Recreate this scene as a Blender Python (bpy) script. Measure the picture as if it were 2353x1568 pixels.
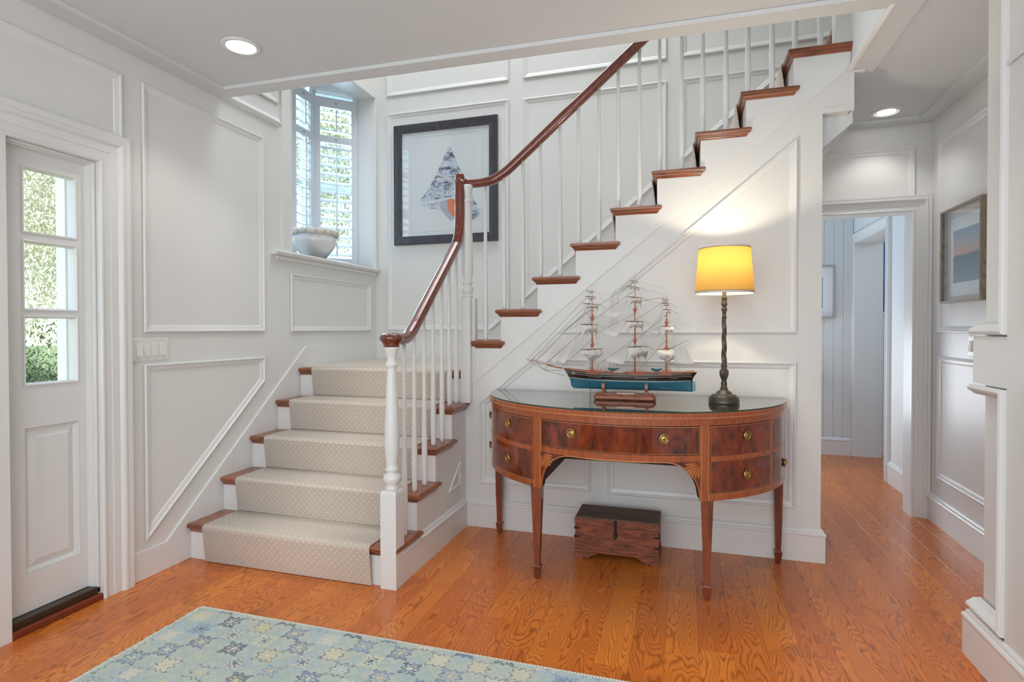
import bpy, bmesh, math, random
from math import sin, cos, pi, sqrt, radians, atan2
from mathutils import Vector, Matrix, Euler
random.seed(7)
for o in list(bpy.data.objects): bpy.data.objects.remove(o, do_unlink=True)
S = bpy.context.scene
COL = S.collection

# ------------------------------------------------------------------ camera, world, lights, exposure
YAW, PITCH, ROLL, F_PX = -.2960, -.0130, -.0018, 1298.0
fwd = Vector((sin(YAW)*cos(PITCH), cos(YAW)*cos(PITCH), sin(PITCH)))
rgt = Vector((cos(YAW), -sin(YAW), 0)); up = rgt.cross(fwd)
r2 = rgt*cos(ROLL)+up*sin(ROLL); u2 = -rgt*sin(ROLL)+up*cos(ROLL)
cd = bpy.data.cameras.new('camera'); cam = bpy.data.objects.new('camera', cd); COL.objects.link(cam)
m = Matrix((r2, u2, -fwd)).transposed().to_4x4(); m.translation = Vector((0, -3.375, 1.26)); cam.matrix_world = m
cd.sensor_width = 36; cd.lens = F_PX/2353*36; cd.shift_y = -(784-772)/2353; cd.clip_start = .05; cd.clip_end = 300
S.camera = cam
S.view_settings.view_transform = 'Standard'; S.view_settings.look = 'None'
S.view_settings.gamma = 1; S.view_settings.use_curve_mapping = False
S.view_settings.exposure = 0.0
W = bpy.data.worlds.new('world'); S.world = W; W.use_nodes = True
wn = W.node_tree.nodes; wl = W.node_tree.links
sky = wn.new('ShaderNodeTexSky'); sky.sky_type = 'NISHITA'; sky.sun_disc = False
sky.sun_elevation = radians(42); sky.sun_rotation = radians(170); sky.air_density = 1.0
bg = wn['Background']; bg.inputs[1].default_value = .55
wl.new(sky.outputs[0], bg.inputs[0])

def light(name, kind, loc, energy, color=(1, 1, 1), target=None, **kw):
    d = bpy.data.lights.new(name, kind); d.energy = energy; d.color = color
    for k, v in kw.items(): setattr(d, k, v)
    o = bpy.data.objects.new(name, d); COL.objects.link(o); o.location = loc
    if target is not None:
        o.rotation_euler = (Vector(target)-Vector(loc)).to_track_quat('-Z', 'Y').to_euler()
    return o
light('sun', 'SUN', (0, -20, 20), 6.5, (1, .96, .88), target=(-.5-5, -20+19, 20-16), angle=.01)
light('front_room_fill', 'AREA', (-.6, -4.85, 1.45), 72, (.87, .94, 1), target=(-.6, 0, 2.0), shape='RECTANGLE', size=3.2, size_y=2.0)  # added fill light behind the camera, in place of any built window
light('stairwell_skylight', 'AREA', (-1.2, .1, 5.15), 62, (.93, .97, 1), target=(-1.2, .1, 0), shape='RECTANGLE', size=2.4, size_y=1.3)
light('back_room_fill', 'AREA', (.45, 2.6, .85), 20, (.86, .93, 1), target=(1.25, .6, 1.9), shape='RECTANGLE', size=1.0, size_y=.9)  # added fill, out of view, aimed up to brighten the hall and its ceiling
light('study_daylight', 'AREA', (2.9, 2.2, 2.4), 10, (.85, .93, 1), target=(1.9, 2.9, 1.0), shape='RECTANGLE', size=1.0, size_y=1.0)
light('bay_daylight', 'AREA', (-3.9, 1.6, 2.9), 120, (.48, .76, 1), target=(-2.6, .3, 2.3), shape='RECTANGLE', size=1.6, size_y=1.6)
DOWN = [(-2.055, -1.124), (.05, -1.12), (-2.055, -3.1), (.05, -3.1), (1.223, .761)]
for i, (x, y) in enumerate(DOWN):
    light('downlight_beam', 'SPOT', (x, y, 2.595), 12 if i < 4 else 6, (1, .97, .93), target=(x, y, 0), spot_size=radians(115), spot_blend=.6, shadow_soft_size=.03)

# ------------------------------------------------------------------ object helpers
def tag(o, label=None, cat=None, group=None, kind=None):
    if label: o['label'] = label
    if cat: o['category'] = cat
    if group: o['group'] = group
    if kind: o['kind'] = kind
    return o
def empty(name, loc, label=None, cat=None, group=None, kind=None):
    o = bpy.data.objects.new(name, None); COL.objects.link(o); o.location = loc; o.empty_display_size = .05
    return tag(o, label, cat, group, kind)
def wloc(o):
    v = Vector(o.location)
    if o.parent: v = v+wloc(o.parent)
    return v
def attach(o, parent):
    if parent is not None:
        o.parent = parent; o.location = -wloc(parent)
    return o

class MB:
    def __init__(s): s.v = []; s.f = []; s.uv = {}; s.sm = set(); s.mi = {}
    def add(s, vs, fs, smooth=False, mi=0):
        n = len(s.v); s.v += [tuple(v) for v in vs]
        for f in fs:
            if smooth: s.sm.add(len(s.f))
            if mi: s.mi[len(s.f)] = mi
            s.f.append(tuple(i+n for i in f))
        return s
    def box(s, a, b, mi=0):
        x0, y0, z0 = [min(p, q) for p, q in zip(a, b)]; x1, y1, z1 = [max(p, q) for p, q in zip(a, b)]
        return s.add([(x0,y0,z0),(x1,y0,z0),(x1,y1,z0),(x0,y1,z0),(x0,y0,z1),(x1,y0,z1),(x1,y1,z1),(x0,y1,z1)],
                     [(0,3,2,1),(4,5,6,7),(0,1,5,4),(1,2,6,5),(2,3,7,6),(3,0,4,7)], mi=mi)
    def prism(s, pts, d0, d1, mp, mi=0):
        n = len(pts); a = [mp(u, v, d0) for u, v in pts]; b = [mp(u, v, d1) for u, v in pts]
        return s.add(a+b, [tuple(range(n-1, -1, -1)), tuple(range(n, 2*n))]+[(i, (i+1) % n, (i+1) % n+n, i+n) for i in range(n)], mi=mi)
    def loft(s, rings, smooth=True, cap=True, closed=True):
        n = len(rings[0]); vs = [p for r in rings for p in r]; fs = []
        for k in range(len(rings)-1):
            for i in range(n if closed else n-1):
                j = (i+1) % n; fs.append((k*n+i, k*n+j, (k+1)*n+j, (k+1)*n+i))
        s.add(vs, fs, smooth)
        if cap and closed:
            b = len(s.v)-len(vs); s.f.append(tuple(b+i for i in range(n-1, -1, -1))); s.f.append(tuple(b+(len(rings)-1)*n+i for i in range(n)))
        return s
    def lathe(s, prof, c=(0, 0, 0), n=24, axis=None, smooth=True):
        R = Matrix.Identity(3) if axis is None else Vector(axis).to_track_quat('Z', 'Y').to_matrix()
        rings = []
        for r, z in prof:
            rings.append([Vector(c)+R @ Vector((max(r, 1e-5)*cos(2*pi*i/n), max(r, 1e-5)*sin(2*pi*i/n), z)) for i in range(n)])
        return s.loft(rings, smooth)
    def tube(s, path, r, n=6, smooth=True, sy=1.0, up=None):
        P = [Vector(p) for p in path]
        N = len(P); T = [(P[min(i+1, N-1)]-P[max(i-1, 0)]).normalized() for i in range(N)]
        a = Vector(up) if up else (Vector((0, 0, 1)) if abs(T[0].z) < .9 else Vector((1, 0, 0)))
        side = T[0].cross(a).normalized(); rings = []
        for i in range(N):
            side = (side-T[i]*side.dot(T[i])).normalized(); w = side.cross(T[i])
            rr = r[i] if isinstance(r, (list, tuple)) else r
            rings.append([P[i]+side*rr*cos(2*pi*k/n)+w*rr*sy*sin(2*pi*k/n) for k in range(n)])
        return s.loft(rings, smooth)
    def sweep(s, path, sec, side0, smooth=True):
        """sec: closed 2D section (a along side, b along up); path planar or nearly so"""
        P = [Vector(p) for p in path]; N = len(P); side = Vector(side0); rings = []
        for i in range(N):
            t = (P[min(i+1, N-1)]-P[max(i-1, 0)]).normalized()
            sd = (side-t*side.dot(t)).normalized(); w = sd.cross(t)
            rings.append([P[i]+sd*a+w*b for a, b in sec])
        return s.loft(rings, smooth)
    def build(s, name, mat, parent=None, bevel=0, solid=0):
        me = bpy.data.meshes.new(name); me.from_pydata([tuple(v) for v in s.v], [], s.f)
        bm = bmesh.new(); bm.from_mesh(me); 
        bmesh.ops.recalc_face_normals(bm, faces=bm.faces) if not s.uv else None
        bm.to_mesh(me); bm.free()
        for i in s.sm: me.polygons[i].use_smooth = True
        for i, k in s.mi.items(): me.polygons[i].material_index = k
        if s.uv:
            l = me.uv_layers.new(name='UVMap')
            for p in me.polygons:
                for li in p.loop_indices: l.data[li].uv = s.uv.get(me.loops[li].vertex_index, (0, 0))
        for mt in (mat if isinstance(mat, (list, tuple)) else [mat]): me.materials.append(mt)
        o = bpy.data.objects.new(name, me); COL.objects.link(o)
        if bevel:
            b = o.modifiers.new('bevel', 'BEVEL'); b.width = bevel; b.segments = 2; b.limit_method = 'ANGLE'; b.angle_limit = radians(40)
        if solid:
            b = o.modifiers.new('solid', 'SOLIDIFY'); b.thickness = solid; b.offset = 0
        return attach(o, parent)
def share(o, parent, loc=(0, 0, 0), name=None):
    c = o.copy(); COL.objects.link(c); c.parent = parent; c.location = loc
    return c
def catmull(P, n=6):
    P = [Vector(p) for p in P]; Q = [P[0]*2-P[1]]+P+[P[-1]*2-P[-2]]; out = []
    for i in range(1, len(Q)-2):
        a, b, c, d = Q[i-1:i+3]
        for k in range(n):
            t = k/n; out.append(.5*((2*b)+(c-a)*t+(2*a-5*b+4*c-d)*t*t+(3*b-a-3*c+d)*t**3))
    out.append(P[-1]); return out
XZ = lambda y0, sg=-1: (lambda u, v, h: (u, y0+sg*h, v))      # wall facing -y: u = x, v = z, h towards the room
YZ = lambda x0, sg=1: (lambda u, v, h: (x0+sg*h, u, v))       # wall facing +x (sg 1) or -x (sg -1)
XY = lambda z0, sg=-1: (lambda u, v, h: (u, v, z0+sg*h))

def grid_wall(mb, mp, us, vs, holes, d0, d1):
    """slab split in cells with rectangular holes"""
    U = sorted(set(us+[h[0] for h in holes]+[h[1] for h in holes])); V = sorted(set(vs+[h[2] for h in holes]+[h[3] for h in holes]))
    U = [u for u in U if us[0] <= u <= us[-1]]; V = [v for v in V if vs[0] <= v <= vs[-1]]
    for i in range(len(U)-1):
        for j in range(len(V)-1):
            cu, cv = (U[i]+U[i+1])/2, (V[j]+V[j+1])/2
            if any(h[0] < cu < h[1] and h[2] < cv < h[3] for h in holes): continue
            mb.prism([(U[i], V[j]), (U[i+1], V[j]), (U[i+1], V[j+1]), (U[i], V[j+1])], d0, d1, mp)

def offs(pts, d, closed=True):
    """offset to the left of travel with mitres"""
    n = len(pts); out = []
    for i in range(n):
        p = Vector(pts[i])
        a = Vector(pts[i-1]) if (closed or i > 0) else None; b = Vector(pts[(i+1) % n]) if (closed or i < n-1) else None
        e1 = (p-a).normalized() if a is not None else (b-p).normalized(); e2 = (b-p).normalized() if b is not None else e1
        n1 = Vector((-e1.y, e1.x)); n2 = Vector((-e2.y, e2.x)); k = 1+n1.dot(n2)
        out.append(p+(n1+n2)*(d/max(k, .2)))
    return out
def moulding(name, pts, prof, mp, mat, parent, closed=True, capends=True):
    mb = MB(); rings = []
    for d, h in prof:
        rings.append([mp(q.x, q.y, h) for q in offs(pts, d, closed)])
    n = len(pts); vs = [p for r in rings for p in r]; fs = []
    for k in range(len(rings)-1):
        for i in range(n if closed else n-1):
            j = (i+1) % n; fs.append((k*n+i, k*n+j, (k+1)*n+j, (k+1)*n+i))
    if not closed and capends:
        fs.append(tuple(k*n for k in range(len(rings)))); fs.append(tuple(k*n+n-1 for k in range(len(rings)-1, -1, -1)))
    mb.add(vs, fs); return mb.build(name, mat, parent)
PANEL = [(.006, 0), (.0005, .006), (0, .010), (.003, .014), (.008, .016), (.013, .014), (.016, .009), (.024, .0075), (.030, .006), (.036, .004), (.040, 0)]
CASING = [(0, 0), (0, .016), (.004, .021), (.010, .023), (.016, .020), (.018, .015), (.052, .015), (.053, .019), (.088, .019), (.092, .026), (.100, .033), (.110, .034), (.116, .028), (.118, .028), (.132, .030), (.145, .030), (.145, 0)]
BASE = [(0, 0), (0, .0005), (0, .0195), (.140, .0195), (.143, .023), (.151, .024), (.158, .020), (.162, .014), (.168, .013), (.174, .009), (.178, .004), (.178, 0)]

# ------------------------------------------------------------------ materials
class NT:
    def __init__(s, name):
        s.m = bpy.data.materials.new(name); s.m.use_nodes = True; s.t = s.m.node_tree; s.N = s.t.nodes; s.L = s.t.links
        s.b = s.N['Principled BSDF']; s.out = s.N['Material Output']
    def n(s, typ, **kw):
        x = s.N.new(typ)
        for k, v in kw.items(): setattr(x, k, v)
        return x
    def link(s, a, b): s.L.new(a, b); return s
    def val(s, sock, v):
        if hasattr(v, 'is_output') or isinstance(v, bpy.types.NodeSocket): s.L.new(v, sock)
        else: sock.default_value = v
    def math(s, op, a, b=0, c=0):
        x = s.n('ShaderNodeMath', operation=op); s.val(x.inputs[0], a); s.val(x.inputs[1], b); s.val(x.inputs[2], c); return x.outputs[0]
    def vmath(s, op, a, b=(0, 0, 0)):
        x = s.n('ShaderNodeVectorMath', operation=op); s.val(x.inputs[0], a); s.val(x.inputs[1], b); return x.outputs[0]
    def coord(s, which='Object', scale=(1, 1, 1), rnd=0):
        o = s.n('ShaderNodeTexCoord').outputs[which]
        if rnd:
            r = s.n('ShaderNodeObjectInfo').outputs['Random']
            c = s.n('ShaderNodeCombineXYZ'); s.val(c.inputs[0], s.math('MULTIPLY', r, rnd)); s.val(c.inputs[1], s.math('MULTIPLY', r, rnd*1.7)); s.val(c.inputs[2], s.math('MULTIPLY', r, rnd*2.3))
            o = s.vmath('ADD', o, c.outputs[0])
        return s.vmath('MULTIPLY', o, scale)
    def noise(s, v, scale=5, detail=3, rough=.5, dist=0):
        x = s.n('ShaderNodeTexNoise'); s.val(x.inputs['Vector'], v); x.inputs['Scale'].default_value = scale; x.inputs['Detail'].default_value = detail
        x.inputs['Roughness'].default_value = rough; x.inputs['Distortion'].default_value = dist; return x.outputs[0]
    def ramp(s, fac, stops, interp='LINEAR'):
        x = s.n('ShaderNodeValToRGB'); x.color_ramp.interpolation = interp; e = x.color_ramp.elements
        while len(e) < len(stops): e.new(.5)
        for q, (p, c) in zip(e, stops): q.position = p; q.color = (*c, 1) if len(c) == 3 else c
        s.val(x.inputs[0], fac); return x.outputs[0]
    def mix(s, f, a, b, mode='MIX'):
        x = s.n('ShaderNodeMix', data_type='RGBA', blend_type=mode); s.val(x.inputs[0], f)
        for k, v in ((6, a), (7, b)): s.val(x.inputs[k], (*v, 1) if isinstance(v, tuple) and len(v) == 3 else v)
        return x.outputs[2]
    def bump(s, h, strength=.2, dist=.01):
        x = s.n('ShaderNodeBump'); x.inputs['Strength'].default_value = strength; x.inputs['Distance'].default_value = dist
        s.val(x.inputs['Height'], h); s.link(x.outputs[0], s.b.inputs['Normal'])
    def set(s, **kw):
        for k, v in kw.items(): s.val(s.b.inputs[k.replace('_', ' ')], (*v, 1) if isinstance(v, tuple) and len(v) == 3 and 'olor' in k else v)
        return s
def lin(r, g, b):
    f = lambda c: (c/255/12.92) if c/255 <= .04045 else ((c/255+.055)/1.055)**2.4
    return (f(r), f(g), f(b))
def plain(name, rgb, rough=.5, metal=0, **kw):
    t = NT(name); t.set(Base_Color=lin(*rgb), Roughness=rough, Metallic=metal, **kw); return t.m
def paint(name, rgb, rough=.38):
    t = NT(name); c = t.coord('Object'); nz = t.noise(c, 3, 3)
    a = lin(*rgb); b = tuple(k*.965 for k in a)
    t.set(Base_Color=t.mix(nz, a, b), Roughness=rough); t.bump(t.noise(c, 260, 2), .04, .001); return t.m
def oak(name, light_c, mid, dark, axis=1, rough=.2, rnd=37, coat=.25, contrast=1.0, sc=1.0, lenr=.12, freq=130, sharp=2.2):
    """plain-sawn grain: contour lines of a stretched noise field"""
    t = NT(name); st = [8*sc, 8*sc, 8*sc]; st[axis] = 8*sc*lenr
    v = t.coord('Object', tuple(st), rnd)
    st2 = [1, 1, 1]; v2 = t.coord('Object', (1, 1, 1), rnd)
    warp = t.noise(v2, 7, 3)
    field = t.math('ADD', t.noise(v, .55, 2.5, .45), t.math('MULTIPLY', warp, .05))
    rings = t.math('SINE', t.math('MULTIPLY', field, freq))
    rings = t.math('POWER', t.math('MULTIPLY_ADD', rings, .5, .5), sharp)
    st3 = [90, 90, 90]; st3[axis] = 4
    pores = t.noise(t.coord('Object', tuple(st3), rnd), 1.6, 3, .6)
    broad = t.noise(v, .5, 2)
    r = t.n('ShaderNodeObjectInfo').outputs['Random']
    base = t.mix(t.math('MULTIPLY_ADD', r, .65, t.math('MULTIPLY', broad, .35)), lin(*light_c), lin(*mid))
    f = t.math('MULTIPLY', rings, t.math('MULTIPLY_ADD', pores, .9, .25))
    col = t.mix(t.math('MULTIPLY', f, .85*contrast), base, lin(*dark))
    kn = t.ramp(t.noise(v2, 2.3, 1), [(.72, (0, 0, 0)), (.76, (1, 1, 1))])
    col = t.mix(t.math('MULTIPLY', kn, .35), col, lin(*dark))
    t.set(Base_Color=col, Roughness=t.math('MULTIPLY_ADD', pores, .12, rough), Coat_Weight=coat, Coat_Roughness=.12)
    t.bump(f, .06, .002); return t.m
def mahog(name, hi, lo, scale=1.0, rough=.16, rnd=11, stretch=(1, 1, 1), coat=.5):
    t = NT(name); v = t.coord('Object', stretch, rnd)
    n1 = t.noise(v, 5*scale, 5, .62, 1.6); n2 = t.noise(v, 22*scale, 4, .6, .5)
    f = t.math('MULTIPLY_ADD', n2, .25, t.math('MULTIPLY', n1, .85))
    t.set(Base_Color=t.ramp(f, [(.38, lin(*lo)), (.66, lin(*hi))]), Roughness=rough, Coat_Weight=coat, Coat_Roughness=.06); return t.m
WHITE = paint('white_paint', (229, 229, 226)); CEIL = paint('ceiling_paint', (222, 225, 226), .6); TRIMW = paint('trim_white', (231, 231, 229), .3)
BEADW = paint('beadboard_white', (226, 230, 229), .4); BLUEW = plain('blue_wall', (8, 70, 150), .6)
FLOOR = oak('oak_floor', (234, 138, 54), (202, 104, 42), (102, 46, 18), 1, .22, lenr=.17, freq=400, contrast=.9, sharp=3.5, coat=.12)
TREADX = oak('oak_tread_x', (158, 94, 60), (132, 74, 47), (82, 46, 29), 0, .22)
TREADY = oak('oak_tread_y', (178, 92, 52), (150, 72, 40), (92, 42, 24), 1, .22)
RAIL = oak('mahogany_rail', (122, 54, 32), (104, 42, 25), (66, 24, 14), 2, .10, coat=.9, contrast=.7)
FLAME = mahog('flame_mahogany', (140, 58, 28), (50, 18, 12), 1.6, .12, stretch=(1, 1, .5))
LEGW = mahog('leg_mahogany', (136, 66, 34), (88, 38, 20), 1.2, .25, stretch=(2, 2, .3), coat=.3)
BAND = oak('satinwood_band', (180, 94, 44), (158, 76, 35), (112, 50, 22), 2, .2, sc=2.2, coat=.5, contrast=.8)
STRING = plain('boxwood_stringing', (196, 130, 78), .3); DARKW = plain('dark_inner_wood', (62, 32, 22), .6); LINE = plain('dark_line', (38, 18, 12), .5)
INLAY = oak('fan_inlay_wood', (206, 126, 62), (190, 108, 52), (140, 70, 34), 0, .25, sc=2)
CHESTW = mahog('old_chest_wood', (150, 84, 56), (78, 42, 30), 2.2, .6, stretch=(.5, 2, 3), coat=0)
CHESTT = mahog('old_chest_lid', (112, 82, 64), (80, 56, 44), 2.0, .6, stretch=(.5, 2, 3), coat=0)
IRON = plain('black_iron', (48, 42, 38), .45, .8)
BRASS = plain('aged_brass', (206, 178, 112), .25, 1.0); BRASSD = plain('dark_brass', (120, 96, 56), .4, 1.0)
LAMPB = mahog('lamp_bronze', (84, 72, 52), (34, 30, 25), 6, .34, coat=.2)
PLASTIC = plain('white_plastic', (232, 230, 226), .3); SLOT = plain('dark_slot', (60, 58, 56), .6)
BRONZE = plain('threshold_bronze', (78, 68, 58), .35, .6); SILLW = plain('threshold_wood', (120, 52, 30), .3)
MATW = plain('mat_board', (236, 238, 240), .8)
def glass_mat(name, tint=(1, 1, 1), ior=1.5, pw=5):
    t = NT(name); t.N.remove(t.b)
    tr = t.n('ShaderNodeBsdfTransparent'); tr.inputs[0].default_value = (*tint, 1)
    gl = t.n('ShaderNodeBsdfGlossy'); gl.inputs['Roughness'].default_value = .01
    ge = t.n('ShaderNodeNewGeometry'); dt = t.n('ShaderNodeVectorMath', operation='DOT_PRODUCT'); t.link(ge.outputs['Normal'], dt.inputs[0]); t.link(ge.outputs['Incoming'], dt.inputs[1])
    f0 = ((ior-1)/(ior+1))**2; co = t.math('SUBTRACT', 1, t.math('ABSOLUTE', dt.outputs['Value'])); fr = t.math('MULTIPLY_ADD', t.math('POWER', co, pw), 1-f0, f0)
    mx = t.n('ShaderNodeMixShader'); t.link(fr, mx.inputs[0]); t.link(tr.outputs[0], mx.inputs[1]); t.link(gl.outputs[0], mx.inputs[2])
    t.link(mx.outputs[0], t.out.inputs[0]); return t.m
GLASS = glass_mat('window_glass', (.97, .98, .98)); TGLASS = glass_mat('table_glass', (.90, .96, .93), 1.7, 1.8); GEDGE = plain('glass_edge_green', (30, 74, 60), .1)
def emit(name, rgb, strength):
    t = NT(name); t.set(Base_Color=rgb, Emission_Color=rgb, Emission_Strength=strength); return t.m
LED = emit('lamp_lens', (1, .97, .92), 9)
BULB = emit('bulb_glow', (1, .82, .5), 12)

def runner_mat():
    t = NT('runner_wool'); uv = t.n('ShaderNodeTexCoord').outputs['UV']
    sp = t.n('ShaderNodeSeparateXYZ'); t.link(uv, sp.inputs[0]); P = .036
    u = t.math('DIVIDE', sp.outputs[0], P); v = t.math('DIVIDE', sp.outputs[1], P)
    def dots(du):
        a = t.math('ABSOLUTE', t.math('SUBTRACT', t.math('FRACT', t.math('ADD', u, du)), .5))
        b = t.math('ABSOLUTE', t.math('SUBTRACT', t.math('FRACT', t.math('ADD', v, du)), .5))
        return t.math('LESS_THAN', t.math('ADD', a, b), .15)
    d = t.math('MAXIMUM', dots(0), dots(.5))
    c = t.coord('Object'); nz = t.noise(c, 420, 2)
    rib = t.math('SINE', t.math('MULTIPLY', sp.outputs[1], 1500))
    base = t.mix(nz, lin(208, 192, 175), lin(223, 210, 195))
    t.set(Base_Color=t.mix(t.math('MULTIPLY', d, .8), base, lin(246, 242, 236)), Roughness=.95, Sheen_Weight=.4)
    t.bump(t.math('ADD', t.math('MULTIPLY', rib, .25), t.math('ADD', nz, d)), .5, .003); return t.m
RUNNER = runner_mat()
def rug_mat():
    t = NT('rug_wool'); o = t.coord('Object'); sp = t.n('ShaderNodeSeparateXYZ'); t.link(o, sp.inputs[0])
    x, y = sp.outputs[0], sp.outputs[1]; P = .16
    wob = t.math('MULTIPLY', t.math('SUBTRACT', t.noise(o, 55, 4, .65), .5), .30)
    a = t.math('ADD', t.math('DIVIDE', t.math('ADD', x, y), P), wob); b = t.math('ADD', t.math('DIVIDE', t.math('SUBTRACT', x, y), P), wob)
    fa, fb = t.math('FLOOR', a), t.math('FLOOR', b)
    ca = t.math('SUBTRACT', t.math('SUBTRACT', a, fa), .5); cb = t.math('SUBTRACT', t.math('SUBTRACT', b, fb), .5)
    r = t.math('SQRT', t.math('ADD', t.math('MULTIPLY', ca, ca), t.math('MULTIPLY', cb, cb)))
    th = t.math('ARCTAN2', cb, ca)
    cid = t.n('ShaderNodeCombineXYZ'); t.link(fa, cid.inputs[0]); t.link(fb, cid.inputs[1])
    wn_ = t.n('ShaderNodeTexWhiteNoise', noise_dimensions='2D'); t.link(cid.outputs[0], wn_.inputs['Vector']); rv = wn_.outputs['Value']
    wn2 = t.n('ShaderNodeTexWhiteNoise', noise_dimensions='2D'); t.link(t.vmath('ADD', cid.outputs[0], (17.3, 5.1, 0)), wn2.inputs['Vector']); rv2 = wn2.outputs['Value']
    c8 = t.math('COSINE', t.math('MULTIPLY', th, 8)); c4 = t.math('COSINE', t.math('MULTIPLY', th, 4))
    rad = t.math('ADD', .37, t.math('ADD', t.math('MULTIPLY', c8, .07), t.math('MULTIPLY', c4, .05)))
    flower = t.math('LESS_THAN', r, rad); edge = t.math('MULTIPLY', flower, t.math('GREATER_THAN', r, t.math('SUBTRACT', rad, .045)))
    inner = t.math('LESS_THAN', r, .1)
    petals = t.math('MULTIPLY', t.math('LESS_THAN', t.math('ABSOLUTE', t.math('SUBTRACT', r, .19)), .045), t.math('GREATER_THAN', c8, .2))
    pal = [(0, lin(222, 214, 188)), (.2, lin(104, 134, 170)), (.32, lin(226, 220, 200)), (.45, lin(208, 196, 150)), (.58, lin(176, 196, 196)), (.7, lin(38, 62, 104)), (.8, lin(214, 206, 186)), (.9, lin(130, 158, 192))]
    fc = t.ramp(rv, pal, 'CONSTANT')
    ec = t.ramp(rv2, [(0, lin(36, 54, 90)), (.3, lin(214, 204, 172)), (.45, lin(118, 146, 182)), (.75, lin(190, 206, 200)), (.8, lin(30, 46, 80))], 'CONSTANT')
    cc = t.ramp(rv2, [(0, lin(222, 206, 160)), (.4, lin(60, 84, 124)), (.7, lin(226, 218, 200))], 'CONSTANT')
    streak = t.noise(t.coord('Object', (1, 8, 1)), 22, 4, .65); blot = t.noise(o, 3.2, 3)
    base = t.mix(blot, lin(184, 197, 180), lin(190, 202, 206)); base = t.mix(t.math('MULTIPLY', streak, .45), base, lin(160, 182, 172))
    cellc = t.ramp(rv2, [(0, lin(214, 210, 188)), (.3, lin(168, 196, 188)), (.55, lin(176, 196, 214)), (.8, lin(206, 212, 196))], 'CONSTANT'); base = t.mix(.3, base, cellc)
    latt = t.math('GREATER_THAN', t.math('MAXIMUM', t.math('ABSOLUTE', ca), t.math('ABSOLUTE', cb)), .46)
    col = t.mix(t.math('MULTIPLY', latt, .35), base, lin(150, 176, 164))
    fade = t.math('MULTIPLY', flower, t.ramp(t.noise(o, 9, 3), [(.3, (.55, .55, .55)), (.6, (1, 1, 1))])); col = t.mix(fade, col, fc); col = t.mix(petals, col, cc); col = t.mix(edge, col, ec); col = t.mix(inner, col, cc)
    col = t.mix(t.math('MULTIPLY', streak, .5), col, base)
    t.set(Base_Color=col, Roughness=.95, Sheen_Weight=.3); t.bump(t.math('ADD', t.noise(o, 300, 2), streak), .5, .004); return t.m
RUG = rug_mat(); FRINGE = plain('cotton_fringe', (222, 220, 208), .95)

# ------------------------------------------------------------------ dimensions
R_ = .197; RUN = .2373; LX = -2.605; BY = 1.055; CZ = 2.63; BZ = 2.61
YK = [None]+[-.93+.235*k for k in range(5)]                 # lower riser faces
XK = {k: -1.101+RUN*(k-7) for k in range(6, 16)}            # upper riser faces
SX = -1.343                                                 # stair side plane

def struct(name, mb, mat, **kw):
    o = mb.build(name, mat, **kw); o['kind'] = 'structure'; return o

# ------------------------------------------------------------------ floor of separate oak boards
fl = MB().box((-2.77, -5.1, -.06), (3.6, 3.3, -.016)); floor = struct('floor', fl, SLOT)
rng = random.Random(4); plank_cache = {}
PW = .127
nx = int((3.0+2.72)/PW)
for i in range(-1, 40):
    x0 = -2.61+i*PW; x1 = x0+PW
    if x0 > 2.1: break
    y = -3.9-rng.random()*1.4; yend = 3.2
    if x1 > 1.66: y = 1.9
    while y < yend:
        L = rng.choice([1.1, 1.35, 1.6, 1.9, 2.2])
        y1 = min(y+L, yend)
        under = x1 < -1.40 and y > -.9
        hid = (-1.36 < x0 and x1 < .68 and y > .02 and y1 < 1.0)
        if not under and not hid and not (y1 < -3.6):
            key = round(y1-y, 3)
            if key not in plank_cache:
                g = .00025; mb = MB(); h = .0005
                mb.loft([[(g, g, -.016), (PW-g, g, -.016), (PW-g, key-g, -.016), (g, key-g, -.016)],
                         [(g, g, -h), (PW-g, g, -h), (PW-g, key-g, -h), (g, key-g, -h)],
                         [(g+h, g+h, 0), (PW-g-h, g+h, 0), (PW-g-h, key-g-h, 0), (g+h, key-g-h, 0)]], smooth=False)
                o = mb.build('floor_board', FLOOR, floor); plank_cache[key] = o; o.location = (x0, y, 0)
            else: share(plank_cache[key], floor, (x0, y, 0))
        y = y1

# ------------------------------------------------------------------ left wall
wl_ = MB()
DY0, DY1, DZ = -1.80, -1.425, 2.035
WY0, WY1, WZ0, WZ1 = -.08, 1.02, 1.785, 3.27
grid_wall(wl_, YZ(LX), [-5.1, BY+.15], [0, 5.3], [(DY0, DY1, 0, DZ), (WY0, WY1, WZ0, WZ1)], -.16, 0)
wall_left = struct('wall_left', wl_, WHITE)
YL = YZ(LX)
def pm(pts, mp, parent): return moulding('panel_moulding', pts, PANEL, mp, TRIMW, parent)
pm([(-1.199, 1.242), (-.342, 1.242), (-.342, 2.495), (-1.199, 2.495)], YL, wall_left)
pm([(-3.0, 2.12), (-1.302, 2.12), (-1.302, 2.49), (-3.0, 2.49)], YL, wall_left)
pm([(-1.200, .185), (-.344, .925), (-.344, 1.080), (-1.200, 1.084)], YL, wall_left)
pm([(-.089, 1.240), (.946, 1.240), (.946, 1.645), (-.089, 1.645)], YL, wall_left)
pm([(-.2, 2.76), (-1.6, 2.76), (-1.6, 4.4), (-.2, 4.4)][::-1], YL, wall_left)
# picture rail at upper floor level
RAILP = [(0, 0), (0, .012), (.006, .016), (.010, .026), (.020, .032), (.026, .030), (.034, .020), (.040, .018), (.052, .010), (.056, 0)]
moulding('picture_rail', [(-.75, 2.612), (-.198, 2.612)], RAILP, YL, TRIMW, wall_left, closed=False)
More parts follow.
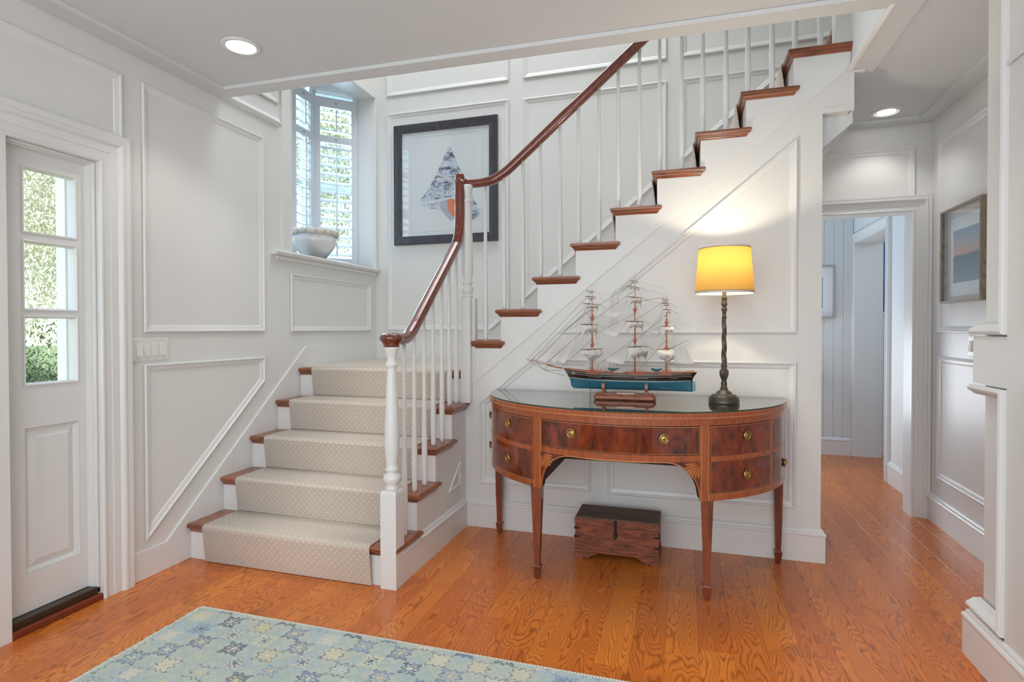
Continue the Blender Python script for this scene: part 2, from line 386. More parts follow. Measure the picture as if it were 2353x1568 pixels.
# skirt board that follows the lower flight
sk = [(-1.28, 0), (-.93, 0), (BY, 0), (BY, 1.137), (.068, 1.137), (-1.083, .146), (-1.28, .146)]
b = MB().prism(sk, 0, .011, YL); struct('trim_1', b, TRIMW, bevel=.003)

# side door (narrow glazed leaf beside the entrance)
door = empty('door_1', (LX-.05, (DY0+DY1)/2, .06), kind='structure')
dx = -2.655; gy0, gy1 = -1.699, -1.491; gz = [(1.035, 1.305), (1.33, 1.605), (1.632, 1.93)]
gz = [(1.027, 1.311), (1.347, 1.631), (1.674, 1.943)]
st = MB(); mpd = YZ(dx)
grid_wall(st, mpd, [DY0, DY1], [.062, DZ-.004], [(gy0, gy1, a, c) for a, c in gz]+[(-1.704, -1.481, .227, .840)], -.045, 0)
st.build('door_leaf', TRIMW, door)
pr = [(0, 0), (0, -.010), (.004, -.012), (.010, -.013), (.013, -.016), (.034, -.007), (.036, -.004), (.30, -.004)]
pz = [(.0008, 0), (.0008, -.010), (.012, -.014), (.016, -.020), (.045, -.008), (.046, -.007)]
moulding('raised_panel', [(-1.704, .227), (-1.481, .227), (-1.481, .840), (-1.704, .840)], pz, mpd, TRIMW, door)
MB().box((dx-.03, -1.704, .227), (dx-.021, -1.481, .840)).box((dx-.02, -1.658, .273), (dx-.0069, -1.527, .794)).build('panel_field', TRIMW, door)
for a, c in gz:
    MB().box((dx-.024, gy0, a), (dx-.019, gy1, c)).build('pane', GLASS, door)
    moulding('glazing_bead', [(gy0-.008, a-.008), (gy1+.008, a-.008), (gy1+.008, c+.008), (gy0-.008, c+.008)], [(0, 0), (0, .006), (.004, .008), (.008, .004), (.010, -.004), (.012, -.018), (.012, -.03)], mpd, TRIMW, door)
moulding('door_stop', [(DY1, 0.0), (DY1, DZ), (DY0, DZ)], [(0, 0), (0, .042), (.004, .046), (.010, .046), (.012, .030), (.016, .030), (.018, .004), (.022, .002), (.022, 0)], mpd, TRIMW, door, closed=False)
th = empty('threshold', (LX, (DY0+DY1)/2, 0), 'dark metal and red-brown wood threshold strip under the narrow white glazed door', 'threshold')
MB().box((dx-.05, DY0, .030), (LX-.004, DY1, .060)).build('weather_strip', BRONZE, th, bevel=.004)
MB().box((dx-.05, DY0, .0), (LX+.018, DY1, .030)).build('wooden_sill', SILLW, th, bevel=.006)
MB().box((LX-.12, DY0-.16, 0), (LX+.016, DY0, DZ)).build('trim_2', TRIMW)['kind'] = 'structure'
moulding('door_casing', [(DY1, 0), (DY1, DZ), (-3.4, DZ)], [(-a, h) for a, h in CASING], YL, TRIMW, wall_left, closed=False)
# outside door frame board seen through the panes
MB().box((-2.86, -1.432, 0), (-2.80, -1.36, 2.2)).box((-2.80, -1.400, 0), (-2.768, -1.36, 2.2)).build('trim_3', plain('outside_frame_cream', (244, 240, 232), .5))['kind'] = 'structure'

# ------------------------------------------------------------------ bay window with louvred shutters
bay = empty('window_1', (-2.8, .47, WZ0), kind='structure')
A = (-2.768, 1.02); B = (-3.03, .765); C_ = (-3.03, .175); D_ = (-2.768, -.08)
fp = [(LX-.16, WY1), A, B, C_, D_, (LX-.16, WY0)]
MB().prism([(LX, WY0), (LX, WY1), A, B, (B[0]-.05, .8), (C_[0]-.05, .14), C_, D_], -.05, 0, XY(WZ0, 1)).build('sill_board', TRIMW, bay)
MB().prism([(LX-.001, WY0), (LX-.001, WY1), A, (A[0]-.1, 1.1), (B[0]-.12, .8), (C_[0]-.12, .14), (D_[0]-.1, -.16), D_], 0, .08, XY(3.285, 1)).build('bay_soffit', TRIMW, bay)
MB().box((LX-.17, WY1-.003, WZ0), (LX-.001, WY1+.06, 3.3)).box((LX-.17, WY0-.06, WZ0), (LX-.001, WY0+.003, 3.3)).build('reveal', TRIMW, bay)
moulding('sill_nosing', [(-.27, WZ0-.032), (1.05, WZ0-.032)], [(0, 0), (0, .030), (.004, .040), (.012, .050), (.022, .052), (.030, .045), (.034, .030), (.034, -.02)], YL, TRIMW, bay, closed=False)
MB().box((LX, -.23, WZ0-.06), (LX+.014, 1.04, WZ0-.032)).build('sill_apron', TRIMW, bay, bevel=.004)
WC = [(0, 0), (0, .018), (.003, .022), (.008, .022), (.010, .016), (.034, .016), (.034, 0)]
WCL = [(0, 0), (0, .018), (.003, .022), (.008, .022), (.010, .016), (.098, .016), (.100, 0)]
moulding('window_casing', [(1.02, WZ0+.002), (1.02, WZ1), (WY0+.05, WZ1)], [(-a, h) for a, h in WC], YL, TRIMW, bay, closed=False)
moulding('window_casing', [(WY0, WZ1+.03), (WY0, WZ0+.002)], [(-a, h) for a, h in WCL], YL, TRIMW, bay, closed=False)
SHUT = paint('shutter_white', (228, 234, 240), .35)
def shutter(p, q, zt=3.25, zb=WZ0+.012, tilt_up=0.05, tilt_lo=.62, glassx=.09):
    """p -> q in plan, room side on the right of travel p->q"""
    P = Vector(p); Q = Vector(q); L = (Q-P).length; e = (Q-P).normalized(); nrm = Vector((e.y, -e.x))
    mp = lambda u, v, h: (P.x+e.x*u+nrm.x*h, P.y+e.y*u+nrm.y*h, v)
    sh = empty('shutter_panel', (P.x, P.y, zb)); sh.parent = bay; sh.location = Vector((P.x, P.y, zb))-Vector(bay.location)
    fr = MB(); s = .052; zm0, zm1 = 2.865, 2.925
    holes = [(s, L-s, zb+.075, zm0), (s, L-s, zm1, zt-.085)]
    grid_wall(fr, mp, [.004, L-.004], [zb, zt], holes, -.014, .014); fr.build('shutter_frame', SHUT, sh, bevel=.002)
    def louvre(z, tilt, w, name='louvre'):
        prof = [(-w, -.0012), (-w*.6, -.004), (0, -.005), (w*.6, -.004), (w, -.0012), (w, .0012), (w*.6, .004), (0, .005), (-w*.6, .004), (-w, .0012)]
        mb = MB(); rings = []
        for u in (s+.002, L-s-.002):
            rings.append([mp(u, z+a*sin(tilt)+c*cos(tilt), a*cos(tilt)-c*sin(tilt)) for a, c in prof])
        mb.loft(rings, smooth=False); return mb.build(name, SHUT, sh)
    for h0, h1, tilt in ((holes[0][2], holes[0][3], tilt_lo), (holes[1][2], holes[1][3], tilt_up)):
        n = max(1, round((h1-h0)/.075)); d = (h1-h0)/n
        for k in range(n): louvre(h0+d*(k+.5), -tilt, .035)
        MB().tube([mp(L/2, h0+.03, .036), mp(L/2, h1-.02, .036)], .0055, 6).build('tilt_rod', SHUT, sh)
    for zz in (zm0+.03, zt-.042): MB().lathe([(.007, 0), (.007, .006), (.004, .009)], mp(L/2, zz, .014), 12, axis=(nrm.x, nrm.y, 0)).build('magnet_catch', plain('grey_catch', (150, 158, 166), .4), sh)
    # sash and glass beyond
    sa = MB(); grid_wall(sa, mp, [0, L], [zb-.02, zt+.03], [(.045, L-.045, zb+.03, 2.47), (.045, L-.045, 2.52, zt-.03)], -.10, -.07)
    sa.build('sash', plain('sash_cream', (238, 234, 222), .5), sh)
    MB().prism([(.04, zb), (L-.04, zb), (L-.04, zt), (.04, zt)], -.087, -.084, mp).build('pane', GLASS, sh)
shutter(B, A); shutter((-3.03, .47), (-3.03, .762)); shutter((-3.03, .178), (-3.03, .467)); shutter(D_, C_)
for P in (A, B, C_, D_):
    MB().box((P[0]-.03, P[1]-.022, WZ0), (P[0]+.008, P[1]+.022, 3.285)).build('corner_post', SHUT, bay, bevel=.003)

# ------------------------------------------------------------------ back wall of the stairwell
wb = MB(); grid_wall(wb, XZ(BY), [LX-.16, 3.4], [0, 5.3], [(.72, 3.4, 0, 2.63)], -.15, 0)
wall_back = struct('wall_back', wb, WHITE); XB = XZ(BY)
SL = R_/RUN
zb_ = lambda x, x0=-1.25, z0=1.485: z0+SL*(x-x0)
pm([(-2.487, 1.248), (-1.53, 1.248), (-1.372, 1.385), (-1.372, 3.13), (-2.487, 3.13)], XB, wall_back)
pm([(-1.25, zb_(-1.25)), (-.13, zb_(-.13)), (-.13, 3.12), (-1.25, 3.12)], XB, wall_back)
pm([(-.027, zb_(-.027)), (.74, zb_(.74)), (.74, 3.12), (-.027, 3.12)], XB, wall_back)
for a, c in ((-2.487, -1.372), (-1.25, -.13), (-.027, 1.05), (1.15, 2.2)): pm([(a, 3.28), (c, 3.28), (c, 4.7), (a, 4.7)], XB, wall_back)
b = MB().prism([(LX, .95), (-1.35, .95), (-1.0, 1.24), (1.0, 2.9), (1.0, 3.10), (-1.30, 1.137+.06), (-1.37, 1.137), (LX, 1.137)], 0, .012, XB); struct('trim_4', b, TRIMW)

# ------------------------------------------------------------------ wall under the upper flight
prof = [(SX, 0), (.703, 0), (.703, 2.402), (.835, 2.402), (.835, 14*R_-.045)]
for k in range(14, 5, -1):
    xk = XK[k] if k > 6 else SX
    dd_ = .003 if k > 6 else 0
    prof += [(xk+dd_, k*R_-.045), (xk+dd_, (k-1)*R_-.045 if k > 6 else .9)]
prof = prof[:-1]
cb = MB().prism(prof, -.06, 0, XZ(0)); cb.box((.643, .0601, 0), (.703, .999, 2.2))
wall_c = struct('wall_center', cb, WHITE); XC = XZ(0)
pm([(-.413, 1.226), (.583, 1.230), (.583, 2.285), (-.413, 1.467)], XC, wall_c)
pm([(-.435, .273), (.580, .280), (.582, 1.076), (-.435, 1.076)], XC, wall_c)
pm([(-1.244, .275), (-.537, .277), (-.537, 1.076), (-.90, 1.076), (-1.244, .795)], XC, wall_c)
pm([(-.735, 1.228), (-.537, 1.228), (-.537, 1.39)], XC, wall_c)
# stringer board edge (slightly proud above the line)
line = lambda x: .899+.813*(x+1.296)
spf = [(SX, line(SX)-.0), (.833, line(.833)), (.833, 14*R_-.047)]
for k in range(14, 5, -1):
    xk = XK[k] if k > 6 else SX
    spf += [(xk, k*R_-.047), (xk, (k-1)*R_-.047)]
spf = spf[:-1]
struct('trim_5', MB().prism(spf, 0, .006, XC), TRIMW, bevel=.0015)
# stair side under the lower flight (faces +x)
sp2 = [(-.93, 0), (.02, 0), (.02, 5*R_-.05)]
for k in range(5, 0, -1):
    sp2 += [(YK[k]+.003, k*R_-.045), (YK[k]+.003, (k-1)*R_-.045 if k > 1 else 0)]
sp2 = sp2[:-1]
wall_s = struct('wall_stair_side', MB().prism(sp2, -.05, 0, YZ(SX+.0015)), WHITE)
moulding('panel_moulding', [(-.285, .283), (-.105, .283), (-.105, .432)], [(a*.55, h*.7) for a, h in PANEL], YZ(SX), TRIMW, wall_s)
# baseboards
def plan_base(name, pts, side=1):
    """pts in plan; profile grows to the left of travel by thickness"""
    mb = MB(); rings = []
    for z, t in BASE[1:]:
        rings.append([(q.x, q.y, z) for q in offs(pts, t*side, False)])
    n = len(pts); fs = []
    for k in range(len(rings)-1):
        for i in range(n-1): fs.append((k*n+i, k*n+i+1, (k+1)*n+i+1, (k+1)*n+i))
    fs.append(tuple(k*n for k in range(len(rings)))); fs.append(tuple(k*n+n-1 for k in range(len(rings)-1, -1, -1)))
    mb.add([p for r in rings for p in r], fs); return struct(name, mb, TRIMW)
plan_base('baseboard_center', [(SX, -.95), (SX, 0), (.703, 0), (.703, .98)], -1)
# sloping soffit under the upper flight, and the boxed end
so = [(-1.0, .75), (.20, 1.80), (.703, 2.225), (.86, 2.36), (.86, 2.63), (.835, 2.68), (.80, 2.66), (-1.0, 1.1)]
struct('ceiling_stair', MB().prism(so, -1.0, -.062, XZ(0)), CEIL)
struct('trim_6', MB().box((.7032, .001, 2.403), (.832, .061, 2.615)).box((.832, -.003, 2.402), (.850, .061, 2.609)).box((.703, -.004, 2.402), (.850, 0, 2.428)), TRIMW)

# ------------------------------------------------------------------ ceiling slab with the stair opening
OP = [(LX, -.685), (.84, -.612)]
ce = MB(); mpc = XY(CZ, 1)
ce.prism([(-2.8, -5.1), (3.4, -5.1), (3.4, -.60), (.84, -.612), (LX, -.685), (-2.8, -.685)], 0, .30, mpc)
ce.prism([(.84, -.612), (3.4, -.60), (3.4, 3.3), (.835, 3.3), (.835, -.61)], 0, .30, mpc)
ceiling = struct('ceiling', ce, CEIL)
bd = [(-2.49, -5.0), (-2.485, -.785), (.72, -.715), (.952, -.71), (.952, .125), (.84, .105), (.84, -.612), (LX, -.685), (LX, -5.0)]
bo = MB().prism(bd, -.02, 0, mpc)
struct('trim_7', bo, CEIL, bevel=.002)
struct('trim_8', MB().prism([(1.05, -.8), (1.445, -.8), (1.445, .89), (1.05, .89), (1.05, 1.0), (1.555, 1.0), (1.555, -.8)], -.02, 0, mpc).prism([(.86, .89), (1.05, .89), (1.05, 1.0), (.86, 1.0)], -.02, 0, mpc), CEIL)
# fascia moulding at the right end of the opening
moulding('trim_9', [(-.64, 2.606), (-.005, 2.606)], [(0, 0), (0, .006), (.004, .022), (.012, .026), (.018, .018), (.028, .016), (.032, .010), (.044, .008), (.046, 0)], YZ(.84, -1), TRIMW, None, closed=False)['kind'] = 'structure'
struct('wall_upper_side', MB().box((.84, -.61, 2.6105), (.90, .01, 2.93)).box((.84, -.0, 2.60), (.90, .07, 5.3)), WHITE)

# upstairs shell
up_ = MB().box((-2.77, -2.6, 2.93), (-2.605, -.6, 5.3)).box((-2.77, -2.66, 2.93), (3.4, -2.6, 5.3)).box((3.34, -2.6, 2.93), (3.4, 1.2, 5.3)).box((-2.77, -2.66, 5.3), (3.4, 1.3, 5.36))
struct('wall_upstairs', up_, WHITE)

# ------------------------------------------------------------------ the rest of the entrance room and the near right wall
struct('wall_front', MB().box((-2.77, -5.1, 0), (1.7, -5.0, 2.63)), WHITE)
NX = 1.055; HX = 1.555
wr = MB().box((NX+.04, -5.0, 0), (HX+.12, -.80, 2.63))
wr.box((NX, -5.0, 0), (NX+.04, -1.035, 2.63))                # stile and everything nearer
wr.box((NX, -1.035, 1.050), (NX+.04, -.80, 1.228)).box((NX, -1.035, 0), (NX+.04, -.80, .165))
wall_right = struct('wall_right', wr, WHITE)
PN = [(0, 0), (0, .010), (.004, .016), (.012, .020), (.020, .016), (.026, .006), (.036, -.006), (.040, -.03)]
mpn = lambda u, v, h: (NX-h*1.0, u, v)
moulding('panel_moulding', [(-.80, 1.235), (-1.035, 1.235), (-1.035, 2.629)], [(-a, h) for a, h in PN], mpn, TRIMW, wall_right, closed=False)
moulding('panel_moulding', [(-.80, .190), (-1.035, .190), (-1.035, 1.045), (-.80, 1.045)], [(-a, h) for a, h in PN], mpn, TRIMW, wall_right, closed=False)
moulding('panel_moulding', [(-1.046, 2.15), (-2.4, 2.15)], [(-a*.6, h*.7) for a, h in PANEL], YZ(NX, -1), TRIMW, wall_right, closed=False)
plan_base('baseboard_right', [(HX, -.80), (NX, -.80), (NX, -5.0)], -1)

# hall right wall
hr = MB().box((HX, -.8, 0), (HX+.12, 1.13, 2.63)); wall_hr = struct('wall_hall_right', hr, WHITE); YR = YZ(HX, -1)
def pmr(pts, mp, parent): return moulding('panel_moulding', pts, [(-a, h) for a, h in PANEL], mp, TRIMW, parent)
pmr([(.870, 1.228), (-.5, 1.228), (-.5, 2.448), (.870, 2.448)], YR, wall_hr).location
pmr([(.858, .300), (-.5, .300), (-.5, 1.078), (.858, 1.078)], YR, wall_hr)
plan_base('baseboard_hall', [(HX, .985), (HX, -.78)], -1)
# hall back wall with the cased opening
hb = MB(); grid_wall(hb, XZ(1.0), [.60, HX], [0, 2.63], [(.72, 1.445, 0, 2.030)], -.13, 0); wall_hb = struct('wall_hall_back', hb, WHITE); XH = XZ(1.0)
moulding('panel_moulding', [(.66, 2.10), (1.460, 2.10), (1.460, 2.455), (.66, 2.455)], PANEL, XH, TRIMW, wall_hb)
moulding('door_casing', [(1.445, 0), (1.445, 2.030), (.62, 2.030)], [(-a*.74, h) for a, h in CASING], XH, TRIMW, wall_hb, closed=False)
# back room: beadboard
BRX = 1.60; BRY = 2.93
br = MB().box((-.6, BRY, 0), (BRX, BRY+.1, 2.63)).box((-.7, 1.2, 0), (-.6, BRY, 2.63)); wall_br = struct('wall_hall_far', br, BEADW)
w = .085
x = BRX-.012
bead0 = MB().loft([[(0, 0, .18), (w-.001, 0, .18), (w-.001, 0, 2.62), (0, 0, 2.62)], [(0, -.005, .18), (w-.001, -.005, .18), (w-.001, -.005, 2.62), (0, -.005, 2.62)], [(.003, -.009, .18), (w-.004, -.009, .18), (w-.004, -.009, 2.62), (.003, -.009, 2.62)]], smooth=False).build('beadboard', BEADW, wall_br)
bead0.location = (x-w, BRY, 0)
for k in range(2, 12): share(bead0, wall_br, (x-w*k, BRY, 0))
plan_base('baseboard_back', [(-.5, BRY-.012), (BRX-.01, BRY-.012)], -1)
# back room right wall with opening to the blue room
br2 = MB(); grid_wall(br2, YZ(BRX, -1), [1.13, BRY+.17], [0, 2.63], [(1.985, 2.885, 0, 2.085)], -.235, 0); wall_br2 = struct('wall_passage', br2, BEADW)
for k in range(6):
    yy = 1.16+k*.085
    b2 = MB().box((BRX-.009, yy, .18), (BRX, yy+.080, 2.62)).build('beadboard', BEADW, wall_br2, bevel=.003)
for k in range(11):
    yy = 2.02+k*.085
    MB().box((BRX-.009, yy, 2.19), (BRX, yy+.080, 2.62)).build('beadboard', BEADW, wall_br2, bevel=.003)
moulding('door_casing', [(1.985, 0), (1.985, 2.085), (2.885, 2.085), (2.885, 0)], [(a*.62, h*.9) for a, h in CASING], YZ(BRX, -1), TRIMW, wall_br2, closed=False)
plan_base('baseboard_passage', [(BRX, 1.9), (BRX, 1.14)], -1)
blue = MB().box((BRX+.235, 3.10, 1.42), (3.5, 3.2, 2.63)); struct('wall_study', blue, BLUEW)
b3 = MB().box((BRX+.235, 3.09, 0), (3.5, 3.2, 1.385)).box((BRX+.235, 3.07, 0), (3.5, 3.09, .16)).box((BRX+.235, 3.072, 1.385), (3.5, 3.2, 1.42)).box((3.5, 1.2, 0), (3.6, 3.2, 2.63)).box((1.835, 1.13, 0), (3.6, 1.2, 2.63)); struct('trim_10', b3, BEADW)

# ------------------------------------------------------------------ staircase
stair = empty('staircase', (SX, -.93, 0), 'white painted two-flight staircase with oak treads and a polished brown handrail', 'staircase')
LAY = [(0, -.012), (-.003, -.005), (-.008, -.001), (-.013, 0), (-.019, -.001), (-.024, -.005), (-.027, -.011), (-.0275, -.014), (-.033, -.0155), (-.038, -.019), (-.043, -.023), (-.048, -.025), (-.048, -.029)]
def lay_rect(mb, x0, x1, y0, y1, z, ex):   # ex = which sides have the nosing profile (x0,x1,y0,y1)
    rings = []
    for dz, o in LAY:
        rings.append([(x0-o*ex[0], y0-o*ex[2], z+dz), (x1+o*ex[1], y0-o*ex[2], z+dz), (x1+o*ex[1], y1+o*ex[3], z+dz), (x0-o*ex[0], y1+o*ex[3], z+dz)])
    mb.loft(rings, smooth=False)
for k in range(1, 6):
    mb = MB(); y1 = YK[k+1] if k < 5 else 1.05
    lay_rect(mb, LX+.011, SX+.030, YK[k]-.030, y1 if k < 5 else .03, k*R_, (0, 1, 1, 0))
    if k < 5: lay_rect(mb, SX-.02, SX+.0302, y1-.012, y1+.022, k*R_-.0003, (0, 1, 0, 1))
    mb.build('tread', TREADX, stair)
    MB().box((LX+.011, YK[k], (k-1)*R_), (SX+.001, YK[k]+.02, k*R_-.026)).build('riser', TRIMW, stair)
MB().box((LX+.011, .02, 4.8*R_), (SX+.01, BY, 5*R_-.004)).build('landing_deck', TREADX, stair)
for k in range(6, 15):
    mb = MB(); x1 = XK[k+1]
    xa = XK[k]-.030 if k > 6 else SX+.010
    if k == 6: xa = XK[6]-.01
    lay_rect(mb, xa, (x1 if k < 14 else .838), -.030, BY-.012, k*R_, (1, 0, 1, 0))
    if k < 14: lay_rect(mb, x1-.012, x1+.028, -.0302, .012, k*R_-.0003, (0, 1, 1, 0))
    mb.build('tread', TREADX if k >= 0 else TREADY, stair)
    MB().box((XK[k], .0, (k-1)*R_), (XK[k]+.02, BY-.012, k*R_-.026)).build('riser', TRIMW, stair)
MB().box((XK[15]+.03, .09, 14*R_), (XK[15]+.05, BY, 15*R_-.03)).build('riser', TRIMW, stair)
MB().box((XK[15]-.0, .09, 15*R_-.03), (XK[15]+.6, BY, 15*R_)).build('tread', TREADX, stair)
# newel posts
def turned(c, z0, z1, r=.033, ball=True):
    x, y = c; h = z1-z0
    pr = [(.030, 0), (.0335, .006), (.0335, .014), (.028, .019), (.0265, .024), (.033, .032), (.0415, .046), (.043, .058), (.0405, .070), (.031, .080), (.0255, .086), (.029, .092), (.034, .098), (.034, .106), (.027, .112), (.0285, .13), (.0345, .19), (.036, .24), (.0345, .31), (.030, .42), (.0255, .52), (.0225, h-.105), (.0225, h-.100), (.030, h-.094), (.0315, h-.086), (.0265, h-.078), (.022, h-.070), (.021, h-.060), (.024, h-.045), (.030, h-.030), (.0315, h-.020), (.037, h-.012), (.037, h)]
    return MB().lathe([(a, z0+b_) for a, b_ in pr], (x, y, 0), 28)
nw = empty('newel_post', (-1.3625, -.9175, 0)); nw.parent = stair; nw.location = Vector((-1.3625, -.9175, 0))-Vector(stair.location)
nx0, nx1, ny0, ny1 = -1.405, -1.320, -.960, -.875
bx = MB().box((nx0, ny0, 0), (nx1, ny1, .455)); cx, cy = (nx0+nx1)/2, (ny0+ny1)/2
bx.build('post_base', TRIMW, nw, bevel=.002)
rg = []
for z, s in ((.455, 1), (.463, .98), (.471, .90), (.476, .78)): rg.append([(cx-.0425*s, cy-.0425*s, z), (cx+.0425*s, cy-.0425*s, z), (cx+.0425*s, cy+.0425*s, z), (cx-.0425*s, cy+.0425*s, z)])
MB().loft(rg, smooth=False).build('post_cap', TRIMW, nw)
turned((cx, cy), .474, 1.172).build('turned_shaft', TRIMW, nw)
n2 = empty('newel_post', (-1.325, -.005, 4*R_)); n2.parent = stair; n2.location = Vector((-1.325, -.005, 4*R_))-Vector(stair.location)
MB().box((-1.357, -.045, 4*R_), (-1.292, .04, 1.457)).build('post_base', TRIMW, n2, bevel=.002)
MB().box((-1.292, -.012, 4*R_+.19), (-1.272, .04, 1.452)).build('post_pilaster', TRIMW, n2, bevel=.002)
pr2 = [(.030, 0), (.034, .008), (.033, .016), (.027, .022), (.033, .032), (.036, .048), (.034, .062), (.027, .076), (.025, .084), (.033, .092), (.034, .100), (.027, .108), (.034, .16), (.036, .22), (.035, .30), (.030, .45), (.026, .56), (.024, .60), (.024, .614), (.030, .62), (.031, .628), (.025, .636), (.022, .65), (.024, .67), (.030, .69), (.032, .70), (.034, .71), (.034, .725)]
MB().lathe([(a*1.1, 1.457+b_*.985) for a, b_ in pr2], (-1.327, -.003, 0), 28).build('turned_shaft', TRIMW, n2)
n3 = MB().box((.765, .0, 14*R_), (.838, .09, 5.2)); n3.build('upper_post', TRIMW, stair)
# balusters
def bal_mesh(z0, z1, x, y):
    h = z1-z0
    return MB().lathe([(.0135, z0), (.0135, z0+h*.02), (.0155, z0+h*.10), (.0160, z0+h*.18), (.0145, z0+h*.30), (.0115, z0+h*.55), (.0095, z0+h*.9), (.0095, z1)], (x, y, 0), 14)
UP = [(-1.34, 2.192), (-1.25, 2.190), (-1.17, 2.199), (-1.10, 2.232), (-1.02, 2.290), (-.72, 2.541)]+[(-.72+d, 2.541+d*.833) for d in (.4, .8, 1.2, 1.6)]
LO = [(-.955, 1.206), (-.80, 1.208), (-.745, 1.222), (-.68, 1.268), (-.60, 1.338), (-.14, 1.742), (-.085, 1.80), (-.050, 1.87), (-.036, 1.95), (-.034, 2.05), (-.034, 2.20)]
def interp(T, a):
    for (p, q), (r, s) in zip(T, T[1:]):
        if p <= a <= r: return q+(s-q)*(a-p)/(r-p)
    return T[-1][1]
yb = -1.37
for k, ys in ((1, (-.775,)), (2, (-.662, -.541)), (3, (-.426, -.305)), (4, (-.193, -.082))):
    for y in ys: bal_mesh(k*R_, interp(LO, y)-.02, yb, y).build('baluster', TRIMW, stair)
for k in range(6, 15):
    for d in (.012, .135):
        x = XK[k]+d
        if k == 6: x = (-1.214, -1.088+.0)[0 if d < .1 else 1] if d < .1 else None
        if x is None or x > .80: continue
        bal_mesh(k*R_, min(interp(UP, x)-.02, 4.3), x, .03).build('baluster', TRIMW, stair)
sec = []
for i in range(20):
    a = 2*pi*i/20; r = 1/((abs(cos(a))**2.6+abs(sin(a))**2.6)**(1/2.6)); sec.append((.031*r*cos(a), .028*r*sin(a)))
lo3 = catmull([(-1.3625, y, z) for y, z in LO], 5)
hr_ = MB(); hr_.sweep(lo3, sec, (1, 0, 0)); hr_.lathe([(.0, 2.188), (.028, 2.19), (.031, 2.205), (.031, 2.222), (.026, 2.238), (.014, 2.246), (.0, 2.248)], (-1.3625, -.034, 0), 20); hr_.build('handrail', RAIL, stair)
MB().lathe([(.0, 1.170), (.036, 1.170), (.040, 1.174), (.038, 1.182), (.043, 1.192), (.055, 1.203), (.0585, 1.214), (.055, 1.226), (.042, 1.235), (.020, 1.239), (.0, 1.240)], (-1.3625, -.9175, 0), 32).build('handrail_cap', RAIL, stair)
MB().sweep(catmull([(-1.362, .0, 2.20), (-1.345, .018, 2.193)]+[(x, .026, z) for x, z in UP], 5), sec, (0, -1, 0)).build('handrail', RAIL, stair)

# stair runner
def runner(name, label, path, w0, w1, mp, flat=None):
    P = [Vector(p) for p in catmull([(a, b_, 0) for a, b_ in path], 4)]
    mb = MB(); s = 0; T = .007
    for i, p in enumerate(P):
        if i: s += (p-P[i-1]).length
        t = (P[min(i+1, len(P)-1)]-P[max(i-1, 0)]).normalized(); nn = Vector((-t.y, t.x, 0))*T
        for (w, q) in ((w0, p+nn), (w1, p+nn), (w1, p), (w0, p)):
            mb.uv[len(mb.v)] = (w, s); mb.v.append(mp(q.x, q.y, w))
    n = len(P)
    for i in range(n-1):
        for k in range(4):
            j = (k+1) % 4; mb.f.append((i*4+k, (i+1)*4+k, (i+1)*4+j, i*4+j)); mb.sm.add(len(mb.f)-1)
    if flat:
        for (x0, x1, y0, y1, z) in flat:
            b0 = len(mb.v)
            for zz in (z, z+T):
                for xx, yy in ((x0, y0), (x1, y0), (x1, y1), (x0, y1)): mb.uv[len(mb.v)] = (xx, yy+s); mb.v.append((xx, yy, zz))
            mb.f += [(b0+4, b0+5, b0+6, b0+7), (b0, b0+1, b0+5, b0+4), (b0+1, b0+2, b0+6, b0+5), (b0+2, b0+3, b0+7, b0+6), (b0+3, b0, b0+4, b0+7)]
    o = mb.build(name, RUNNER, stair); o['label'] = label; return o
def steps(nos, n0, base, off0=0):
    path = [(nos[0]-.012-off0, base+.004), (nos[0]-.020-off0, base+.06)]
    for i, y in enumerate(nos):
        z = (n0+i)*R_
        path += [(y-.032, z-.030), (y-.0335, z-.016), (y-.031, z-.006), (y-.022, z+.001), (y-.008, z+.001)]
        if i < len(nos)-1: path += [(nos[i+1]-.06, z+.001), (nos[i+1]-.022, z+.001), (nos[i+1]-.013, z+.006), (nos[i+1]-.015, z+.03)]
    return path
lowp = steps(YK[1:], 1, 0)+[(.05, 5*R_+.001)]
runner('stair_runner', 'beige wool stair runner with small white dots covering the lower flight and landing', lowp, -2.478, -1.462, lambda a, z, w: (w, a, z), flat=[(LX+.012, -1.30, .045, BY-.014, 5*R_)])
upp = steps([XK[k] for k in range(6, 15)], 6, 5*R_+.006)+[(XK[15]-.02, 14*R_+.001)]
runner('stair_runner', 'beige dotted stair runner on the upper flight, glimpsed in the gaps between treads', upp, .16, .88, lambda a, z, w: (a, w, z))

# ------------------------------------------------------------------ rug
rug = empty('area_rug', (-.7, -2.3, 0), 'pale blue-green patterned wool area rug with cream fringe lying on the oak floor', 'rug')
MB().box((-2.065, -3.2, .001), (.75, -1.372, .013)).build('rug_pile', RUG, rug, bevel=.004)
fr = MB(); rr = random.Random(3); y = -3.2
while y < -1.372:
    l = .016+rr.random()*.016; fr.tube([(-2.062, y, .008), (-2.072, y+rr.uniform(-.003, .003), .010), (-2.066-l, y+rr.uniform(-.006, .006), .003)], [.003, .0032, .0018], 4); y += .0055
o = fr.build('fringe', FRINGE, rug); o['kind'] = 'stuff'
e = MB(); x = -2.07
while x < .75: e.box((x, -1.378, .001), (x+.0105, -1.362, .0125)); x += .0115
e.build('bound_edge', FRINGE, rug, bevel=.002)

